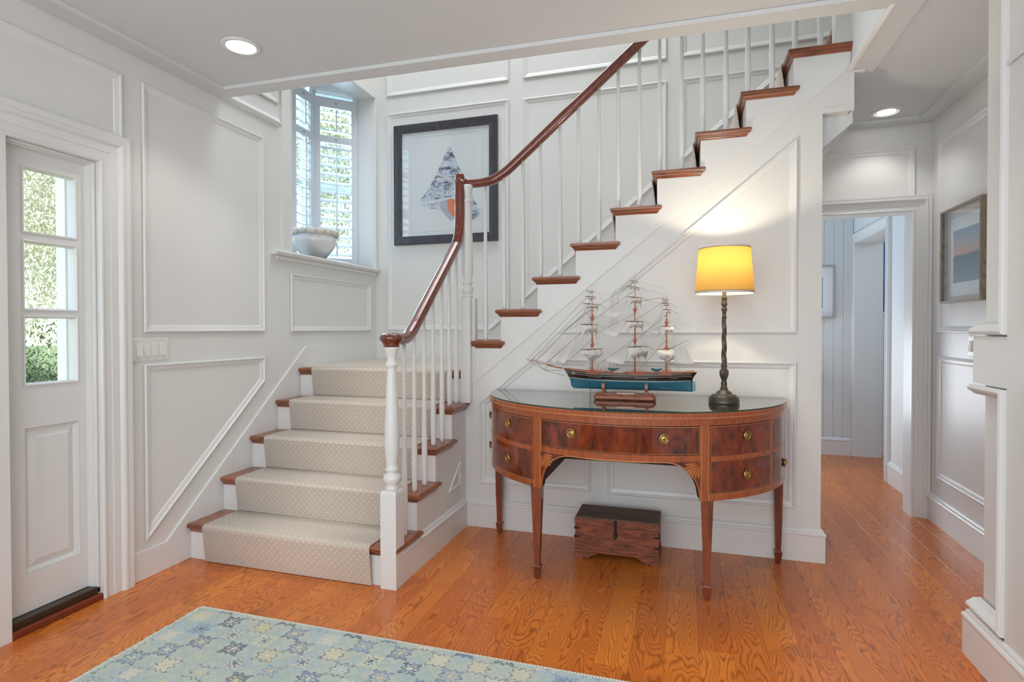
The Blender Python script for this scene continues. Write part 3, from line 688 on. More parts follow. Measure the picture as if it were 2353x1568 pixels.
# ------------------------------------------------------------------ downlights, switches
for i, (x, y) in enumerate(DOWN):
    if i in (2, 3): continue
    t = empty('recessed_light', (x, y, CZ), ['round white recessed downlight glowing in the ceiling by the panelled left wall', 'recessed ceiling downlight in front of the half-round sideboard, just above the picture edge', 'rearmost recessed downlight by the left wall', 'rearmost recessed downlight on the right', 'round recessed downlight in the hallway ceiling, right of the stairs'][i], 'ceiling light')
    MB().lathe([(.090, 0), (.090, -.004), (.084, -.008), (.070, -.008), (.064, -.003), (.064, -.0005)], (x, y, CZ), 40).build('trim_ring', TRIMW, t)
    r = .063 if i < 4 else .047
    MB().lathe([(.0, -.0052), (r, -.0050), (r, -.0015), (0, -.001)], (x, y, CZ), 32, smooth=False).build('lens', LED, t)
SCREW = plain('screw_white', (190, 188, 184), .4)
def rocker_plate(label, y0, z0, z1, n, mp, gang):
    W_ = gang*n+.024
    t = empty('switch_plate', mp(y0, z0, 0), label, 'light switch')
    pl = MB(); c = .004
    pl.loft([[mp(u, v, h) for u, v in ((y0+d, z0+d), (y0+W_-d, z0+d), (y0+W_-d, z1-d), (y0+d, z1-d))] for h, d in ((0, 0), (.003, .0), (.006, .004))], smooth=False); pl.build('cover_plate', PLASTIC, t)
    zm = (z0+z1)/2
    for k in range(n):
        yc = y0+.012+gang*(k+.5)
        MB().prism([(yc-.0175, zm-.034), (yc+.0175, zm-.034), (yc+.0175, zm+.034), (yc-.0175, zm+.034)], .005, .0068, mp).build('rocker_frame', PLASTIC, t, bevel=.0005)
        rk = MB(); lean = .004 if k else .009
        rk.add([mp(yc-.0155, zm-.031, .006), mp(yc+.0155, zm-.031, .006), mp(yc+.0155, zm-.031, .008+lean), mp(yc-.0155, zm-.031, .008+lean), mp(yc-.0155, zm+.031, .0085), mp(yc+.0155, zm+.031, .0085), mp(yc-.0155, zm+.031, .006), mp(yc+.0155, zm+.031, .006)],
               [(0, 1, 2, 3), (3, 2, 5, 4), (4, 5, 7, 6), (0, 3, 4, 6), (1, 7, 5, 2)]); rk.build('rocker', PLASTIC, t)
        for zz in (z0+.010, z1-.010): MB().lathe([(.0028, 0), (.0028, .0012), (.001, .0016)], mp(yc, zz, .0058), 8, axis=Vector(mp(0, 0, 1))-Vector(mp(0, 0, 0))).build('screw', SCREW, t)
rocker_plate('four-gang white rocker light switch on the panelled wall beside the narrow glazed door', -1.262, 1.098, 1.214, 4, YL, .046)
rocker_plate('single white switch plate on the right hallway wall below the framed sunset picture', .392, 1.095, 1.215, 1, YR, .048)

# ------------------------------------------------------------------ framed pictures
def rect(u0, v0, u1, v1): return [(u0, v0), (u1, v0), (u1, v1), (u0, v1)]
def framed(name, label, u0, v0, u1, v1, mp, fmat, fw, fd, matw, rev=False):
    t = empty(name, mp((u0+u1)/2, v0, 0), label, 'picture')
    p = rect(u0, v0, u1, v1); sg = 1
    if rev: p = p[::-1]; sg = -1
    prof = [(0, 0), (0, fd*.85), (.004, fd*.97), (.010, fd), (fw*.55, fd*.97), (fw*.85, fd*.80), (fw, fd*.72), (fw, fd*.3)]
    moulding('frame', p, [(a*sg, h) for a, h in prof], mp, fmat, t) if not rev else moulding('frame', rect(u0, v0, u1, v1), prof, mp, fmat, t)
    MB().prism(rect(u0+fw*.8, v0+fw*.8, u1-fw*.8, v1-fw*.8), .004, fd*.35, mp).build('mat_board', matw, t)
    return t
FR1 = oak('dark_blue_frame', (72, 78, 96), (62, 56, 58), (34, 30, 36), 2, .35, sc=1.5)
T1 = framed('framed_picture', 'large dark-framed picture of a conical sea shell on the stairwell wall', -2.410, 1.982, -1.466, 3.012, XZ(BY), FR1, .072, .036, MATW)
mp = XZ(BY-.0135)
def paper_shell():
    t = NT('shell_print'); c = t.coord('Object', (1, 1, 2.4)); n = t.noise(c, 14, 6, .7); n2 = t.noise(c, 60, 3, .6); sp = t.n('ShaderNodeSeparateXYZ'); t.link(t.coord('Object'), sp.inputs[0]); bnd = t.math('SINE', t.math('MULTIPLY_ADD', sp.outputs[2], 52, t.math('MULTIPLY', sp.outputs[0], 9)))
    f = t.math('ADD', t.math('MULTIPLY', bnd, .055), t.math('MULTIPLY_ADD', n2, .3, t.math('MULTIPLY', n, .8)))
    t.set(Base_Color=t.ramp(f, [(.38, lin(70, 56, 74)), (.47, lin(140, 140, 162)), (.54, lin(204, 214, 228)), (.64, lin(228, 234, 240)), (.70, lin(132, 92, 86))]), Roughness=.7); return t.m
shp = [(-1.905, 2.79), (-1.89, 2.79), (-1.86, 2.73), (-1.80, 2.60), (-1.72, 2.44), (-1.655, 2.30), (-1.625, 2.235), (-1.63, 2.20), (-1.68, 2.165), (-1.76, 2.175), (-1.82, 2.215), (-1.87, 2.26), (-1.95, 2.265), (-2.06, 2.28), (-2.15, 2.315), (-2.175, 2.345), (-2.15, 2.38), (-2.09, 2.45), (-2.02, 2.56), (-1.95, 2.70)]
MB().prism(shp[::-1], 0, .0006, mp).build('shell_print', paper_shell(), T1)
MB().prism([(-2.17, 2.342), (-2.06, 2.356), (-1.93, 2.365), (-1.83, 2.372), (-1.74, 2.36), (-1.79, 2.345), (-1.93, 2.343), (-2.06, 2.330), (-2.15, 2.322)], .0007, .0010, mp).build('shell_lip', plain('print_pale', (226, 232, 240), .7), T1)
MB().prism([(x-.135, z) for x, z in [(-1.845, 2.335), (-1.78, 2.35), (-1.70, 2.33), (-1.655, 2.27), (-1.68, 2.19), (-1.755, 2.175), (-1.80, 2.225), (-1.845, 2.28)]], .0010, .0013, mp).build('shell_shadow', plain('print_violet', (188, 190, 206), .7), T1)
MB().prism([(x-.105, z) for x, z in [(-1.815, 2.345), (-1.775, 2.355), (-1.715, 2.335), (-1.685, 2.275), (-1.705, 2.215), (-1.76, 2.205), (-1.80, 2.25)]], .0013, .0017, mp).build('shell_body', plain('print_orange', (238, 138, 96), .6), T1)
moulding('mat_bevel', rect(-2.255, 2.09, -1.60, 2.90), [(0, .0), (.0015, .0015), (.003, 0)], mp, MATW, T1)
MB().prism(rect(-2.34, 2.052, -1.536, 2.942), .019, .021, XZ(BY)).build('glass', GLASS, T1)
FR2 = oak('grey_oak_frame', (168, 156, 138), (150, 138, 120), (112, 100, 84), 2, .5, sc=2)
T2 = empty('framed_picture', (HX, .5, 1.41), 'deep grey-oak box frame with a small sunset seascape on the right hallway wall', 'picture')
fb = MB(); grid_wall(fb, YR, [.235, .735], [1.408, 1.968], [(.247, .723, 1.420, 1.956)], 0, .048); fb.build('frame', FR2, T2)
MB().prism(rect(.245, 1.418, .725, 1.958), .0, .010, YR).build('backing', plain('backing_cream', (226, 214, 200), .8), T2)
MB().prism(rect(.285, 1.448, .675, 1.910), .010, .013, YR).build('mat_board', MATW, T2)
def sunset():
    t = NT('sunset_print'); sp = t.n('ShaderNodeSeparateXYZ'); t.link(t.coord('Object'), sp.inputs[0])
    n = t.noise(t.coord('Object', (1, 1, 3)), 18, 4)
    z = t.math('ADD', sp.outputs[2], t.math('MULTIPLY', t.math('SUBTRACT', n, .5), .05))
    zz = t.math('DIVIDE', t.math('SUBTRACT', z, 1.525), .31)
    t.set(Base_Color=t.ramp(zz, [(.0, lin(128, 148, 158)), (.35, lin(100, 122, 134)), (.50, lin(90, 106, 118)), (.53, lin(214, 160, 132)), (.66, lin(196, 176, 168)), (1, lin(136, 164, 188))]), Roughness=.5); return t.m
o = MB().prism(rect(.315, 1.525, .640, 1.835), .013, .0135, YR).build('print', sunset(), T2)
MB().prism(rect(.247, 1.420, .723, 1.956), .036, .038, YR).build('glass', GLASS, T2)
T3 = empty('framed_picture', (1.2, BRY, 1.35), 'silver-framed picture on the beadboard wall seen through the doorway', 'picture')
XF = XZ(BRY-.009)
fb = MB(); grid_wall(fb, XF, [.98, 1.425], [1.354, 1.885], [(1.0, 1.405, 1.374, 1.865)], 0, .035); fb.build('frame', plain('silver_frame', (176, 174, 170), .35, .3), T3)
MB().prism(rect(.995, 1.37, 1.41, 1.87), 0, .012, XF).build('mat_board', MATW, T3)
MB().prism(rect(1.09, 1.46, 1.318, 1.76), .012, .0126, XF).build('print', mahog('blue_print', (168, 196, 224), (60, 74, 96), 2, .6, coat=0), T3)

# ------------------------------------------------------------------ half-round mahogany sideboard
EX, EY, EA, EB = -.302, -.024, .815, .731
desk = empty('sideboard', (EX, -.35, 0), 'half-round mahogany sideboard desk with satinwood banding, brass ring pulls and four tapered legs', 'sideboard')
def el(th, d=0, a=EA, b_=EB):
    t = radians(th); x, y = a*cos(t), b_*sin(t); n = Vector((cos(t)/a, sin(t)/b_)).normalized()
    return EX+x+n.x*d, EY-y-n.y*d
def bent(mb, t0, t1, z0, z1, d0, d1, n=None, mi=0):
    """curved slab following the half-ellipse; z0 / z1 may be functions of the angle"""
    n = n or max(2, int(abs(t1-t0)/2.5)); rings = []
    for i in range(n+1):
        t = t0+(t1-t0)*i/n; a = z0(t) if callable(z0) else z0; c = z1(t) if callable(z1) else z1
        p0, p1 = el(t, d0), el(t, d1); rings.append([(*p0, a), (*p1, a), (*p1, c), (*p0, c)])
    return mb.loft(rings, smooth=False)
ZB, ZT, ZG = .470, .842, .874
tp = MB(); ring = lambda z, d: [(*el(t, d), z) for t in [180*i/64 for i in range(65)]]
tp.loft([ring(ZT, .004), ring(ZT+.001, .012), ring(ZT+.026, .012), ring(ZG-.001, .009)], smooth=False)
tp.build('top_board', BAND, desk)
bent(MB(), 2, 178, ZT-.026, ZT, -.012, .0045, 60).build('frieze_band', BAND, desk)
bent(MB(), 1, 179, ZT+.008, ZT+.012, .011, .0128, 60).build('top_line', STRING, desk)
# carcass: two lobes and the frieze behind the long drawer
tl = [118.8+(179-118.8)*i/24 for i in range(25)]; xi0 = -.688; xi1 = .090
lobe = lambda T, xi: [el(t, -.006) for t in T]+[(xi, EY+.005)]+[(xi, el(T[0], -.006)[1])]
MB().prism(lobe(tl, xi0)[:-1], ZB, ZT-.002, lambda u, v, h: (u, v, h)).build('left_pedestal', DARKW, desk)
tr = [61.2-(61.2-1)*i/24 for i in range(25)]
MB().prism(lobe(tr, xi1)[:-1], ZB, ZT-.002, lambda u, v, h: (u, v, h)).build('right_pedestal', DARKW, desk)
bent(MB(), 61, 119, .66, ZT-.002, -.03, -.006, 24).build('centre_rail', DARKW, desk)
MB().box((xi0, EY-.012, ZB+.005), (xi1, EY+.004, ZT)).build('back_panel', DARKW, desk)
MB().box((xi0, -.60, .80), (xi1, -.03, .82)).build('inner_shelf', DARKW, desk)
# banding
for k, (t0, t1, z0, z1) in enumerate([(117.3, 120.2, ZB, ZT-.026), (59.8, 62.7, ZB, ZT-.026), (120.2, 178, ZB, ZB+.030), (2, 59.8, ZB, ZB+.030), (62.7, 117.3, .652, .682), (149.3, 151.2, ZB+.03, ZT-.026), (28.8, 30.7, ZB+.03, ZT-.026)]):
    bent(MB(), t0, t1, z0, z1, -.010, .003).build('banding', BAND, desk)
for t0, t1 in ((117.2, 117.5), (120.0, 120.3), (59.7, 60.0), (62.5, 62.8)):
    bent(MB(), t0, t1, ZB, ZT-.026, 0, .0042, 2).build('stringing', STRING, desk)
for t0, t1 in ((120.2, 178), (2, 59.8)): bent(MB(), t0, t1, ZB+.0285, ZB+.0305, 0, .0038, 30).build('stringing', STRING, desk)
# arched spandrels
def arch(t):
    x = el(t)[0]-EX; d = abs(x)
    if d < .215: return .651
    u = min(1, (d-.215)/(.372-.215)); return .651-(1-sqrt(max(0, 1-u*u)))*.165
for t0, t1 in ((117.3, 100), (62.7, 80)):
    bent(MB(), t0, t1, arch, .655, -.012, .0028, 26).build('spandrel', FLAME, desk)
    bent(MB(), t0, t1, lambda t: arch(t)-.0028, lambda t: arch(t)+.0016, -.013, .0036, 26).build('arch_line', STRING, desk)
    bent(MB(), t0, t1, lambda t: arch(t)-.004, lambda t: arch(t), -.03, -.010, 26).build('arch_inner', DARKW, desk)
bent(MB(), 100, 80, .647, .653, -.013, .0036, 12).build('arch_line', STRING, desk)
def fan(tc, sg):
    mb = MB(); ln = MB()
    for k in range(7):
        a0 = k*90/7+1; a1 = (k+1)*90/7-1; L = .082-.012*abs(k-3)/3
        def pt(ang, r):
            du = r*cos(radians(ang)); dz = -r*sin(radians(ang)); tt = tc-sg*du/.0142/1.0*1.0
            tt = tc-sg*degrees_per*du; p = el(tt, .0040); return (*p, .648+dz)
        degrees_per = 1/.0139
        am = (a0+a1)/2; q = [pt(am, .012), pt(a0, L*.62), pt(a0+1.2, L*.9), pt(am, L), pt(a1-1.2, L*.9), pt(a1, L*.62)]
        mb.add(q, [(0, 1, 2, 3, 4, 5)])
    mb.build('fan_inlay', INLAY, desk, solid=.0008)
fan(117.0, 1); fan(63.0, -1)
# ring pulls
def pull(parent, th, z):
    x, y = el(th, .006); t = radians(th); n = Vector((cos(t)/EA, -sin(t)/EB, 0)).normalized(); tv = Vector((-n.y, n.x, 0))
    h = empty('ring_pull', (x, y, z)); h.parent = parent; h.location = Vector((x, y, z))-wloc(parent)
    MB().lathe([(.0195, 0), (.0195, .002), (.017, .0035), (.013, .003), (.0125, .006), (.009, .0075), (.008, .006), (.0055, .006), (.005, .010), (.003, .0115), (0, .012)], (x, y, z), 24, axis=n).build('backplate', BRASSD, h)
    c = Vector((x, y, z))+n*.006; ring = [c+tv*(.0185*cos(a))+Vector((0, 0, .0205*sin(a)))+n*(.002*cos(a/2)) for a in [2*pi*i/28 for i in range(29)]]
    mb = MB(); mb.tube(ring, .0030, 8, up=tuple(n)); mb.lathe([(.0140, 0), (.0140, .0025), (.0125, .0038), (.0105, .0022), (.0085, .0042), (.0060, .0030), (.0045, .0050), (0, .0056)], tuple(c-n*.001), 20, axis=n); mb.build('ring', BRASS, h)
def drawer(name, t0, t1, z0, z1, pulls):
    g = empty(name, (*el((t0+t1)/2, 0), z0)); g.parent = desk; g.location = Vector((*el((t0+t1)/2, 0), z0))-Vector(desk.location)
    bent(MB(), t0, t1, z0, z1, -.02, -.002).build('drawer_gap', LINE, g)
    dt = .25
    bent(MB(), t0+dt*(1 if t1 > t0 else -1), t1-dt*(1 if t1 > t0 else -1), z0+.0025, z1-.0035, -.01, .0055).build('drawer_front', FLAME, g)
    s = 1 if t1 > t0 else -1
    for a, b_, c, d in ((t0+dt*s, t1-dt*s, z1-.0065, z1-.004), (t0+dt*s, t1-dt*s, z0+.003, z0+.0045), (t0+dt*s, t0+.42*s, z0+.003, z1-.004), (t1-.42*s, t1-dt*s, z0+.003, z1-.004)):
        bent(MB(), a, b_, c, d, .003, .0060).build('cockbead', STRING, g)
    for th, z in pulls: pull(g, th, z)
drawer('drawer', 117.2, 62.8, .683, ZT-.026, [(104.8, .762), (74.9, .759)])
for (a, b_, tk) in ((149.2, 120.3, 135), (59.7, 30.8, 45)):
    drawer('drawer', a, b_, .658, ZT-.026, [(tk, .760)]) 
    drawer('drawer', a, b_, ZB+.031, .657, [(tk, .578)])
    bent(MB(), a-.3, b_+.3, .650, .674, .004, .0062).build('banding', BAND, desk)
for (a, b_, tk) in ((176, 151.3, 164), (28.7, 4, 15.5)):
    g0 = bent(MB(), a, b_, ZB+.031, ZT-.026, -.01, .004); 
    dd = empty('side_door', (*el((a+b_)/2), ZB)); dd.parent = desk; dd.location = Vector((*el((a+b_)/2), ZB))-Vector(desk.location)
    g0.build('door_front', FLAME, dd); bent(MB(), a, b_, .650, .674, .003, .0050).build('banding', BAND, dd); pull(dd, tk, .573)
    if tk > 90: pull(dd, tk, .75)
# legs
def leg(x, y, w, rot=0, z1=ZB+.01):
    mb = MB(); R = Matrix.Rotation(rot, 3, 'Z'); prof = [(.0, .010), (.006, .0125), (.058, .0195), (.064, .0205), (.068, .0185), (.070, .0140), (z1*.5, .0195), (z1, w/2)]
    mb.loft([[Vector((x, y, z))+R @ Vector((sx*h, sy*h, 0)) for sx, sy in ((-1, -1), (1, -1), (1, 1), (-1, 1))] for z, h in prof], smooth=False)
    mb.build('leg', LEGW, desk, bevel=.0012)
leg(-.706, -.626, .056); leg(.102, -.622, .056); leg(-1.085, -.082, .046); leg(.481, -.082, .046)
for x, y in ((-.706, -.626), (.102, -.622)):
    MB().box((x-.0285, y-.0285, ZB-.004), (x+.0285, y+.0285, ZB+.012)).build('leg_block', LEGW, desk)

tg = empty('glass_top', (EX, -.35, ZG), 'clear green-edged glass sheet covering the top of the half-round sideboard', 'glass top')
gm = MB(); ts = [180*i/72 for i in range(73)]
r0 = [(*el(t, .008), ZG+.0006) for t in ts]; r1 = [(*el(t, .008), ZG+.0066) for t in ts]; n_ = len(ts)
gm.add(r0+r1, [tuple(range(n_-1, -1, -1)), tuple(range(n_, 2*n_))]); 
for i in range(n_): gm.f.append((i, (i+1) % n_, (i+1) % n_+n_, i+n_)); gm.mi[len(gm.f)-1] = 1
gm.build('glass_sheet', [TGLASS, GEDGE], tg)
ZS = ZG+.0068

# ------------------------------------------------------------------ table lamp
LXX, LYY = .193, -.33
lamp = empty('table_lamp', (LXX, LYY, ZS), 'bronze barley-twist table lamp with a glowing yellow shade on the right of the sideboard', 'lamp')
base = [(0, 0), (.0735, 0), (.0745, .003), (.0745, .020), (.071, .024), (.0705, .030), (.069, .034), (.060, .037), (.059, .042), (.050, .045), (.040, .047), (.036, .056), (.026, .062), (.020, .066), (.0185, .074), (.0150, .080), (.0142, .090), (.0155, .098), (.0125, .108), (.0118, .114), (.0142, .120), (.0150, .124)]
MB().lathe([(r, ZS+z) for r, z in base], (LXX, LYY, 0), 36).build('lamp_base', LAMPB, lamp)
bul = MB(); rg = []
for z, r in [(.124, .0145), (.132, .018), (.145, .0205), (.158, .0210), (.166, .0195), (.172, .0145), (.178, .0125), (.186, .0155), (.192, .0155), (.196, .0115), (.203, .0125)]:
    rg.append([(LXX+r*(1+.07*cos(8*a) if .13 < z < .17 else r/r)*cos(a), LYY+r*(1+.07*cos(8*a) if .13 < z < .17 else 1)*sin(a), ZS+z) for a in [2*pi*i/48 for i in range(48)]])
bul.loft(rg).build('reeded_cup', LAMPB, lamp)
tw = []; z0, z1 = .200, .430
for i in range(97):
    f = i/96; z = z0+(z1-z0)*f; r = .0118-.0022*f
    tw.append([(LXX+r*(1+.20*cos(3*(a)+f*17.5))*cos(a), LYY+r*(1+.20*cos(3*a+f*17.5))*sin(a), ZS+z) for a in [2*pi*k/30 for k in range(30)]])
MB().loft(tw).build('twisted_stem', LAMPB, lamp)
MB().lathe([(r, ZS+z) for r, z in [(.0095, .428), (.0118, .432), (.0118, .436), (.0092, .440), (.0092, .458), (.0116, .462), (.0116, .467), (.0150, .472), (.0150, .477), (.0095, .484), (.0105, .489), (.0158, .497), (.0150, .505), (.0128, .512), (.0128, .526), (.0158, .530), (.0150, .535), (.0095, .538)]], (LXX, LYY, 0), 28).build('turned_neck', LAMPB, lamp)
MB().lathe([(r, ZS+z) for r, z in [(.0100, .536), (.0105, .585), (.0135, .590), (.0135, .625), (.010, .63)]], (LXX, LYY, 0), 20).build('candle_socket', plain('cream_socket', (190, 168, 128), .6), lamp)
MB().lathe([(0, ZS+.62), (.012, ZS+.625), (.020, ZS+.645), (.027, ZS+.670), (.026, ZS+.69), (.015, ZS+.705), (0, ZS+.71)], (LXX, LYY, 0), 20).build('bulb', BULB, lamp)
hp = MB()
for sx in (-1, 1): hp.tube([(LXX+sx*.010, LYY, ZS+.60), (LXX+sx*.034, LYY, ZS+.64), (LXX+sx*.036, LYY, ZS+.70), (LXX+sx*.010, LYY, ZS+.765), (LXX, LYY, ZS+.77)], .0014, 6)
for a in range(3): hp.tube([(LXX, LYY, ZS+.770), (LXX+.121*cos(a*2.094), LYY+.121*sin(a*2.094), ZS+.782)], .0012, 6)
hp.build('harp', BRASSD, lamp)
def shade_mat():
    t = NT('linen_shade'); t.N.remove(t.b); d = t.n('ShaderNodeBsdfDiffuse'); tl = t.n('ShaderNodeBsdfTranslucent'); mx = t.n('ShaderNodeMixShader'); mx.inputs[0].default_value = .55
    w1 = t.noise(t.coord('Object', (60, 60, 600)), 1.5, 2); w2 = t.noise(t.coord('Object', (500, 500, 40)), 1.5, 2); w_ = t.math('MULTIPLY', t.math('ADD', w1, w2), .5)
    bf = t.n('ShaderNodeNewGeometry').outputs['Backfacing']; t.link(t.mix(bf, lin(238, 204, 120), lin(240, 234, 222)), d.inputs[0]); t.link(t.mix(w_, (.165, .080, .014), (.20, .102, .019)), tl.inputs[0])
    t.link(d.outputs[0], mx.inputs[1]); t.link(tl.outputs[0], mx.inputs[2]); t.link(mx.outputs[0], t.out.inputs[0]); return t.m
SH0, SH1 = 1.434, 1.668; RB, RT = .141, .123
MB().loft([[(LXX+r*cos(a), LYY+r*sin(a), z) for a in [2*pi*k/64 for k in range(64)]] for r, z in ((RB, SH0), (RT, SH1))], cap=False).build('lamp_shade', shade_mat(), lamp)
TRM = plain('shade_trim', (214, 206, 194), .7)
for r, z, h in ((RB, SH0, .010), (RT, SH1-.009, .010)):
    MB().loft([[(LXX+rr_*cos(a), LYY+rr_*sin(a), zz) for a in [2*pi*k/64 for k in range(64)]] for rr_, zz in ((r-.0025, z), (r+.0015, z), (r+.0008, z+h), (r-.0025, z+h), (r-.0025, z))], cap=False).build('shade_trim', TRM, lamp)
    MB().loft([[(LXX+rr_*cos(a), LYY+rr_*sin(a), zz) for a in [2*pi*k/64 for k in range(64)]] for rr_, zz in ((r+.0006, z+(h if z < 1.5 else -.0015)), (r+.0016, z+(h if z < 1.5 else -.0015)), (r+.0010, z+(h+.0018 if z < 1.5 else .0004)), (r+.0, z+(h+.0018 if z < 1.5 else .0004)))], cap=False).build('shade_piping', plain('brown_piping', (128, 92, 66), .7), lamp)
light('lamp_bulb', 'POINT', (LXX, LYY, ZS+.70), 23, (1, .86, .66), shadow_soft_size=.03)

# ------------------------------------------------------------------ old wooden chest
chest = empty('wooden_chest', (-.348, -.2, 0), 'small old reddish-brown wooden chest with black iron hasp on the floor under the sideboard', 'chest')
cx0, cx1, cy0, cy1 = -.575, -.121, -.322, -.095
MB().box((cx0+.004, cy0+.004, .046), (cx1-.004, cy1, .186)).build('chest_body', CHESTW, chest, bevel=.002)
MB().box((cx0, cy0-.006, .040), (cx1, cy1, .052)).build('base_moulding', CHESTW, chest, bevel=.002)
ld = MB(); ld.loft([[(cx0+.002, cy0, .189), (cx1-.002, cy0, .189), (cx1-.002, cy1, .189), (cx0+.002, cy1, .189)], [(cx0+.002, cy0, .222), (cx1-.002, cy0, .222), (cx1-.002, cy1, .222), (cx0+.002, cy1, .222)], [(cx0+.006, cy0+.005, .230), (cx1-.006, cy0+.005, .230), (cx1-.006, cy1-.004, .230), (cx0+.006, cy1-.004, .230)]], smooth=False)
ld.build('lid', CHESTT, chest, bevel=.001)
MB().box((cx0+.001, cy0-.0012, .189), (cx1-.001, cy0+.0012, .221)).build('lid_front', CHESTW, chest)
MB().box((cx0+.006, cy0+.006, .184), (cx1-.006, cy1-.004, .191)).build('lid_gap', LINE, chest)
for x0, x1, sg in ((cx0, cx0+.135, 1), (cx1, cx1-.125, -1)):
    L = abs(x1-x0); pts = [(0, 0), (0, .041), (L, .041), (L-.012, .034), (L*.72, .022), (L*.58, .010), (L*.48, .006), (L*.40, .012), (L*.33, .0)]
    MB().prism([(x0+sg*u, v) for u, v in pts], 0, .014, XZ(cy0+.010)).build('bracket_foot', CHESTW, chest)
    MB().box((x0, cy0+.02, 0), (x0+sg*.014, cy1, .041)).build('foot_side', CHESTW, chest)
hs = MB(); hx = -.352; yh = cy0-.0022
hs.prism([(hx-.004, .226), (hx-.009, .216), (hx-.007, .204), (hx-.006, .185), (hx-.007, .16), (hx-.012, .148), (hx-.011, .138), (hx-.005, .130), (hx, .120), (hx+.005, .130), (hx+.011, .138), (hx+.012, .148), (hx+.007, .16), (hx+.006, .185), (hx+.007, .204), (hx+.009, .216), (hx+.004, .226)][::-1], -.001, .0025, XZ(yh+.0005))
hs.build('hasp', IRON, chest); MB().lathe([(.006, 0), (.006, .003), (.004, .007), (.0, .009)], (hx, yh-.002, .146), 12, axis=(0, -1, 0)).build('stud', plain('stud_steel', (150, 146, 140), .25, 1), chest)
for x, z, sg in ((cx0, .165, 1), (cx0, .118, 1), (cx1, .152, -1), (cx1, .095, -1)):
    m_ = MB(); m_.prism([(x, z-.006), (x+sg*.022, z-.005), (x+sg*.034, z), (x+sg*.022, z+.005), (x, z+.006)], 0, .0016, XZ(cy0+.004)); xs = x+.003 if sg > 0 else x-.003
    m_.box((xs-.004, cy0+.003, z-.006), (xs+.004 if sg < 0 else xs-.002, cy0+.05, z+.006)); m_.build('corner_strap', IRON, chest)

# ------------------------------------------------------------------ ceramic bowl with shells on the window sill
px_, py_ = -2.775, .42
bowl = empty('ceramic_bowl', (px_, py_, WZ0), 'white glazed ceramic bowl edged with sea shells on the bay window sill', 'bowl')
CER = plain('white_glaze', (232, 232, 230), .12, Coat_Weight=.6); BISQ = plain('bisque_shells', (226, 220, 212), .7)
BS = 1.17
pf = [(0, 0), (.062, 0), (.066, .006), (.070, .02), (.098, .055), (.128, .095), (.142, .125), (.145, .145), (.138, .165), (.130, .178), (.138, .190), (.136, .196), (.122, .192), (.118, .17), (.10, .10), (.05, .02), (0, .015)]
MB().lathe([(r*BS, WZ0+z*BS) for r, z in pf], (px_, py_, 0), 48).build('bowl_body', CER, bowl)
MB().lathe([(r*BS, WZ0+z*BS) for r, z in [(.127, .166), (.152, .188), (.158, .198), (.150, .204), (.135, .204), (.128, .196)]], (px_, py_, 0), 48).build('rim', BISQ, bowl)
rs = random.Random(5)
for k in range(16):
    a = 2*pi*k/16+.1; mb = MB(); rg = []; d = Vector((cos(a), sin(a), 0)); tv = Vector((-sin(a), cos(a), 0)); c = Vector((px_, py_, WZ0+.190*BS))+d*.148*BS
    tilt = rs.uniform(-.5, .5); ax = (tv*cos(tilt)+Vector((0, 0, 1))*sin(tilt)); kind = k % 3
    for i in range(9):
        f = i/8; w_ = (.026 if kind else .022)*sin(pi*(.12+.80*f))**(.8 if kind == 1 else 1.2)*(1+.14*cos(9*f*pi)*(kind != 1)); p = c+ax*((f-.5)*.064)
        sd = ax.cross(d).normalized(); rg.append([p+sd*w_*cos(q)*(1+.10*cos(6*q))+d*w_*.7*sin(q) for q in [2*pi*j/12 for j in range(12)]])
    mb.loft(rg); mb.build('shell', BISQ, bowl)

# ------------------------------------------------------------------ display stand and model ship
SY = -.335
HT, HB = plain('hull_teal', (30, 98, 118), .16, Coat_Weight=.5), plain('hull_black', (30, 26, 24), .16, Coat_Weight=.5)
SAIL = None
t = NT('sail_cloth'); c = t.coord('Object'); wv = t.math('MULTIPLY', t.noise(t.coord('Object', (500, 500, 60)), 1.2, 2), t.noise(t.coord('Object', (60, 60, 500)), 1.2, 2))
t.set(Base_Color=t.mix(wv, lin(206, 204, 200), lin(238, 236, 232)), Roughness=.9); t.bump(wv, .4, .002); SAIL = t.m
SPAR = plain('spar_wood', (176, 98, 58), .4); SPARD = plain('dark_spar', (108, 76, 50), .5); ROPE = plain('pale_rope', (206, 198, 184), .8); ROPED = plain('dark_rope', (112, 100, 84), .8); WHT = plain('white_line', (226, 222, 214), .4)
DECK = plain('deck_wood', (176, 104, 66), .45); COPP = plain('deadeye_wood', (190, 104, 66), .4)
std = empty('display_stand', (-.30, SY, ZS), 'moulded wooden stand with two cradles holding up the model ship', 'display stand')
rg = []
for z, d in ((0, .010), (.004, .002), (.010, 0), (.018, 0), (.024, .004), (.028, .010), (.034, .012), (.036, .016)):
    x0, x1, y0, y1, k = -.462+d, -.140-d, SY-.048+d, SY+.048-d, .012
    rg.append([(x0+k, y0, ZS+z), (x1-k, y0, ZS+z), (x1, y0+k, ZS+z), (x1, y1-k, ZS+z), (x1-k, y1, ZS+z), (x0+k, y1, ZS+z), (x0, y1-k, ZS+z), (x0, y0+k, ZS+z)])
STW = oak('stand_wood', (156, 92, 62), (136, 76, 50), (86, 46, 30), 0, .3, sc=2)
MB().loft(rg, smooth=False).build('stand_base', STW, std)
MB().box((-.34, SY-.0345, ZS+.0345), (-.25, SY-.0325, ZS+.0375)).build('name_plate', plain('plate_grey', (170, 160, 150), .3, .5), std)
